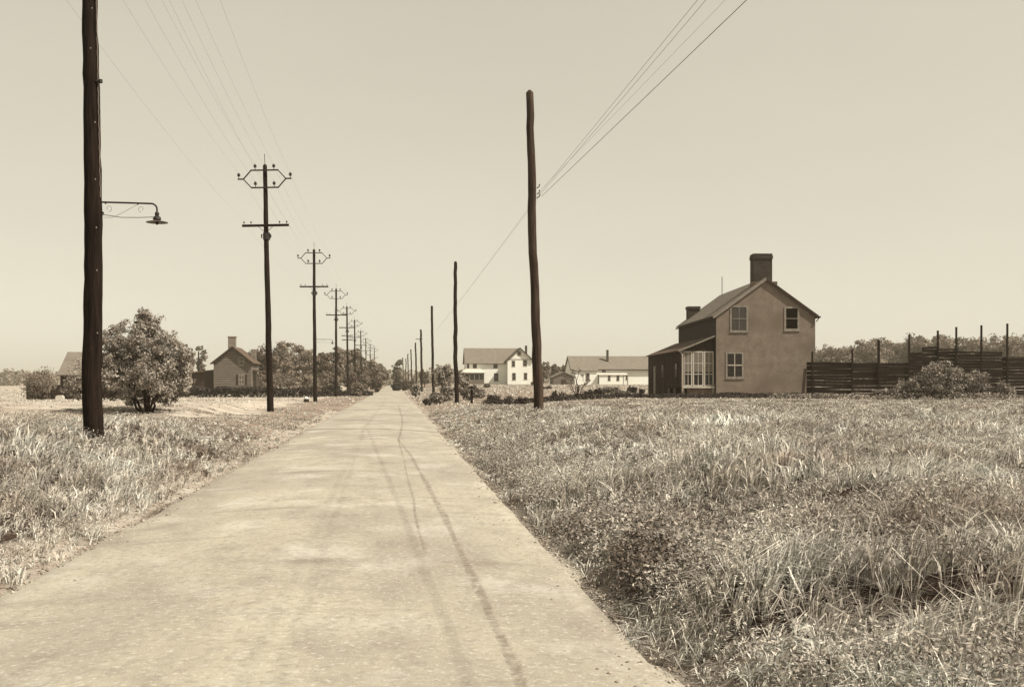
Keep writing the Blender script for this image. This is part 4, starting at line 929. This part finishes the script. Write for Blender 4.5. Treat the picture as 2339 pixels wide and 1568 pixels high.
# ------------------------------------------------------------------ grass
def blades(x, y, h, wd, az, lean, rng, zoff=0):
    n = len(x); z = gh(x, y) - .01 + zoff
    d = np.stack([np.cos(az), np.sin(az), np.zeros(n)], -1)
    sa = rng.uniform(0, np.pi, n); s = np.stack([np.cos(sa), np.sin(sa), np.zeros(n)], -1) * (wd / 2)[:, None]
    b = np.stack([x, y, z], -1); H = h[:, None]; Ln = lean[:, None]; up = np.array([0, 0, 1.0])
    m = b + up * H * .60 + d * H * Ln * .22
    t = b + up * H * np.clip(1 - .35 * Ln ** 2, .3, 1) + d * H * Ln * .95
    V = np.stack([b - s * .7, b + s * .7, m + s, m - s, t], 1).reshape(-1, 3)
    i = np.arange(n)[:, None] * 5
    return V, i + np.array([[0, 1, 2, 3]]), i + np.array([[3, 2, 4]])
def scatter(N, dmin, dmax, pxa, pxb, rng, gam=1.0):
    D = dmin * (dmax / dmin) ** (rng.uniform(0, 1, N) ** gam) if gam != 0 else rng.uniform(dmin, dmax, N)
    px = rng.uniform(pxa, pxb, N); u = (px - 1169) / F
    return D * (sy_ + u * cy), D * (cy - u * sy_), D
def meadow(name, label, side, N, dmax, mtl, seed, lai, keep, hfun, pxr):
    rng = np.random.default_rng(seed)
    D = rng.uniform(2.2, dmax, N); px = rng.uniform(*pxr, N); u = (px - 1169) / F   # density 1/D per area
    x = D * (sy_ + u * cy); y = D * (cy - u * sy_)
    # gather into tufts
    cell = .10 + .006 * D; tx_ = np.floor(x / cell); ty_ = np.floor(y / cell)
    cxx = (tx_ + .5 + (hash2(tx_, ty_, 1) - .5)) * cell; cyy = (ty_ + .5 + (hash2(tx_, ty_, 2) - .5)) * cell
    pull = .55; ox_, oy_ = x - cxx, y - cyy; x = cxx + ox_ * (1 - pull); y = cyy + oy_ * (1 - pull)
    off = (x - RR) if side > 0 else (RL - x)
    k = (off > (-.34 if side > 0 else -.16) + .42 * fbm(y * 1.3, x * 0, 61 + side)) & keep(x, y, rng); x, y, D, ox_, oy_, off, tx_, ty_ = [q[k] for q in (x, y, D, ox_, oy_, off, tx_, ty_)]
    n = len(x); hm = hfun(x, y) * (short_r(D) if side > 0 else short_l(D)) * (.55 + .45 * sst(0, .8, off)) * (.7 + .6 * hash2(tx_, ty_, 7))
    h = hm * rng.uniform(.45, 1.05, n); wd = np.maximum(.0075, D * .00105) * rng.uniform(.6, 1.35, n)
    flow = fbm(x * .22, y * .22, 70) * 9 + fbm(x * 1.1, y * 1.1, 71) * 2.5
    az = np.where(rng.random(n) < .5, np.arctan2(oy_, ox_) + rng.normal(size=n) * .5, flow + rng.normal(size=n) * .45)
    lean = np.clip(.85 + .9 * (fbm(x * .5, y * .5, 72) - .4) + rng.normal(size=n) * .3, .05, 1.6)
    V, Q, T3 = blades(x, y, h, wd, az, lean, rng)
    o = np_mesh(name, V, Q, T3, M[mtl]); tag(o, label, 'grass', kind='stuff'); return o
short_r = lambda D: 1 - .80 * sst(16, 46, D)
short_l = lambda D: 1 - .84 * sst(17, 33, D)
hr_ = lambda x, y: .12 + .16 * sst(.35, .65, fbm(x * .5, y * .5, 81)) + .15 * sst(.42, .66, fbm(x * 1.3, y * 1.3, 82))
hl_ = lambda x, y: .11 + .14 * sst(.35, .65, fbm(x * .5, y * .5, 83)) + .17 * sst(.42, .66, fbm(x * 1.4, y * 1.4, 84))
def keep_r(x, y, rng):
    g_ = fbm(x * 1.5, y * 1.5, 91)
    px_, py_ = W(1570, 27.5); strip = np.hypot((x - px_) / 2.3, (y - py_) / .55) + (fbm(x * 2, y * 2, 4) - .5) < 1
    return (rng.random(len(x)) < (.55 + .6 * sst(.30, .48, g_))) & ~(rng.random(len(x)) < .8 * shade_gap(x, y) * (x > RR + 1.0)) & ~(strip & (rng.random(len(x)) < .93))
def keep_l(x, y, rng):
    g_ = fbm(x * .9, y * .9, 92); bare = sst(-.3, .3, (-5.2 - .02 * y) - x) * sst(31, 38, y + (fbm(x*.2,y*.2,6)-.5)*8)
    return rng.random(len(x)) < (.35 + .8 * sst(.28, .42, g_)) * (1 - .93 * bare)
meadow('meadow_grass', 'long tangled wind-combed grass filling the right foreground', 1, 480000, 62, 'grass_r', 1, 2, keep_r, hr_, (880, 2520))
meadow('verge_grass', 'pale rank grass on the left verge', -1, 230000, 60, 'grass_l', 2, 2, keep_l, hl_, (-260, 930))
# far turf, coarser
def turf(name, label, N, d0, d1, pxr, h0, mtl, seed, side):
    rng = np.random.default_rng(seed); D = d0 + (d1 - d0) * rng.uniform(0, 1, N) ** .8; px = rng.uniform(*pxr, N); u = (px - 1169) / F
    x = D * (sy_ + u * cy); y = D * (cy - u * sy_); off = (x - RR) if side > 0 else (RL - x); k = (off > .1) & (rng.random(N) < sst(.25, .6, fbm(x * .25, y * .25, seed + 3)) + .15)
    x, y, D = x[k], y[k], D[k]; n = len(x)
    V, Q, T3 = blades(x, y, h0 * rng.uniform(.4, 1.3, n) * (.5 + fbm(x * .3, y * .3, seed)), D * .0012 * rng.uniform(.6, 1.4, n), rng.uniform(0, 6.28, n), rng.uniform(.1, .9, n), rng)
    o = np_mesh(name, V, Q, T3, M[mtl]); tag(o, label, 'grass', kind='stuff')
turf('field_grass', 'short thin grass on the fields beyond the garden', 60000, 58, 240, (900, 2500), .09, 'grass_r', 51, 1)
turf('field_grass', 'short pale grass on the sandy left field and far verge', 30000, 50, 240, (-250, 900), .07, 'grass_l', 52, -1)
# broad-leaved weeds among the grass, denser along the right edge of the road and at the lower right
def weeds(name, label, N, seed, dmax, pxr, side, mtl, thr):
    rng = np.random.default_rng(seed); D = rng.uniform(3.2, dmax, N); px = rng.uniform(*pxr, N); u = (px - 1169) / F
    x = D * (sy_ + u * cy); y = D * (cy - u * sy_); off = (x - RR) if side > 0 else (RL - x)
    k = (off > .08) & ((shade_gap(x, y) < .8) | (side < 0)) & ((fbm(x * .8, y * .8, seed + 4) > thr) | ((off < .5) & (rng.random(N) < .5) & (y < 16)))
    x, y, D, off = x[k], y[k], D[k], off[k]; m = len(x); L_ = 9
    X_ = np.repeat(x, L_) + rng.normal(size=m * L_) * .07; Y_ = np.repeat(y, L_) + rng.normal(size=m * L_) * .07; DD = np.repeat(D, L_)
    hf = hr_ if side > 0 else hl_
    z = gh(X_, Y_) + hf(X_, Y_) * (short_r(DD) if side > 0 else short_l(DD)) * rng.uniform(.25, 1.05, m * L_)
    N_ = rng.normal(size=(m * L_, 3)) * .6 + np.array([.1, -.2, .8]); N_ /= np.linalg.norm(N_, axis=1)[:, None]
    P = np.stack([X_, Y_, z], -1); s = np.maximum(.014, DD * .0010) * rng.uniform(.6, 1.4, m * L_)
    a = np.cross(N_, rng.normal(size=N_.shape)); a /= np.linalg.norm(a, axis=1)[:, None]; b = np.cross(N_, a); s = s[:, None]
    V = np.stack([P + a * s, P + b * s * .36, P - a * s, P - b * s * .36], 1).reshape(-1, 3)
    o = np_mesh(name, V, np.arange(m * L_ * 4).reshape(-1, 4), m=M[mtl]); tag(o, label, 'weeds', kind='stuff')
weeds('weeds', 'broad-leaved weeds scattered through the right meadow', 60000, 17, 52, (900, 2500), 1, 'weed', .47)
weeds('weeds', 'broad-leaved weeds scattered through the left verge', 22000, 18, 45, (-250, 900), -1, 'weed_pale', .50)

# ------------------------------------------------------------------ air
hm = bpy.data.materials.new('haze'); hm.use_nodes = True; n = hm.node_tree.nodes; n.clear()
ho = n.new('ShaderNodeOutputMaterial'); pv = n.new('ShaderNodeVolumePrincipled'); hm.node_tree.links.new(pv.outputs[0], ho.inputs['Volume'])
pv.inputs['Color'].default_value = (.95, .88, .70, 1); pv.inputs['Density'].default_value = .0004; pv.inputs['Anisotropy'].default_value = .2
mb = MB(); mb.box(-2400, 2400, -60, 2600, -3, 19); hz_ = mb.build('haze', hm); tag(hz_, kind='stuff')

# rank leafy plants overhanging the right edge of the road
rng = np.random.default_rng(90); m = 2600; off = .05 + np.minimum(rng.gamma(1.6, .28, m), 1.1); y = 5.6 + 20 * rng.random(m) ** 1.4
kk = (vnoise(y * 1.1, y * 0, 93) + .25 * (np.abs(y - 8.6) < 1.8)) > .42; off, y = off[kk], y[kk]; m = len(y); L_ = 16
hp = .12 + .24 * vnoise(y * 1.4, off * 1.5, 94)
X_ = RR + np.repeat(off, L_) + rng.normal(size=m * L_) * .06; Y_ = np.repeat(y, L_) + rng.normal(size=m * L_) * .06
z = gh(X_, Y_) + np.repeat(hp, L_) * rng.uniform(.05, 1.05, m * L_)
N_ = rng.normal(size=(m * L_, 3)) * .6 + np.array([-.1, -.2, .8]); N_ /= np.linalg.norm(N_, axis=1)[:, None]
V, Q = leaves(np.stack([X_, Y_, z], -1), N_, .021, rng, .42); o = np_mesh('verge_weeds', V, Q, m=M['weed']); tag(o, 'dark leafy weeds overhanging the right road edge', 'weeds', kind='stuff')
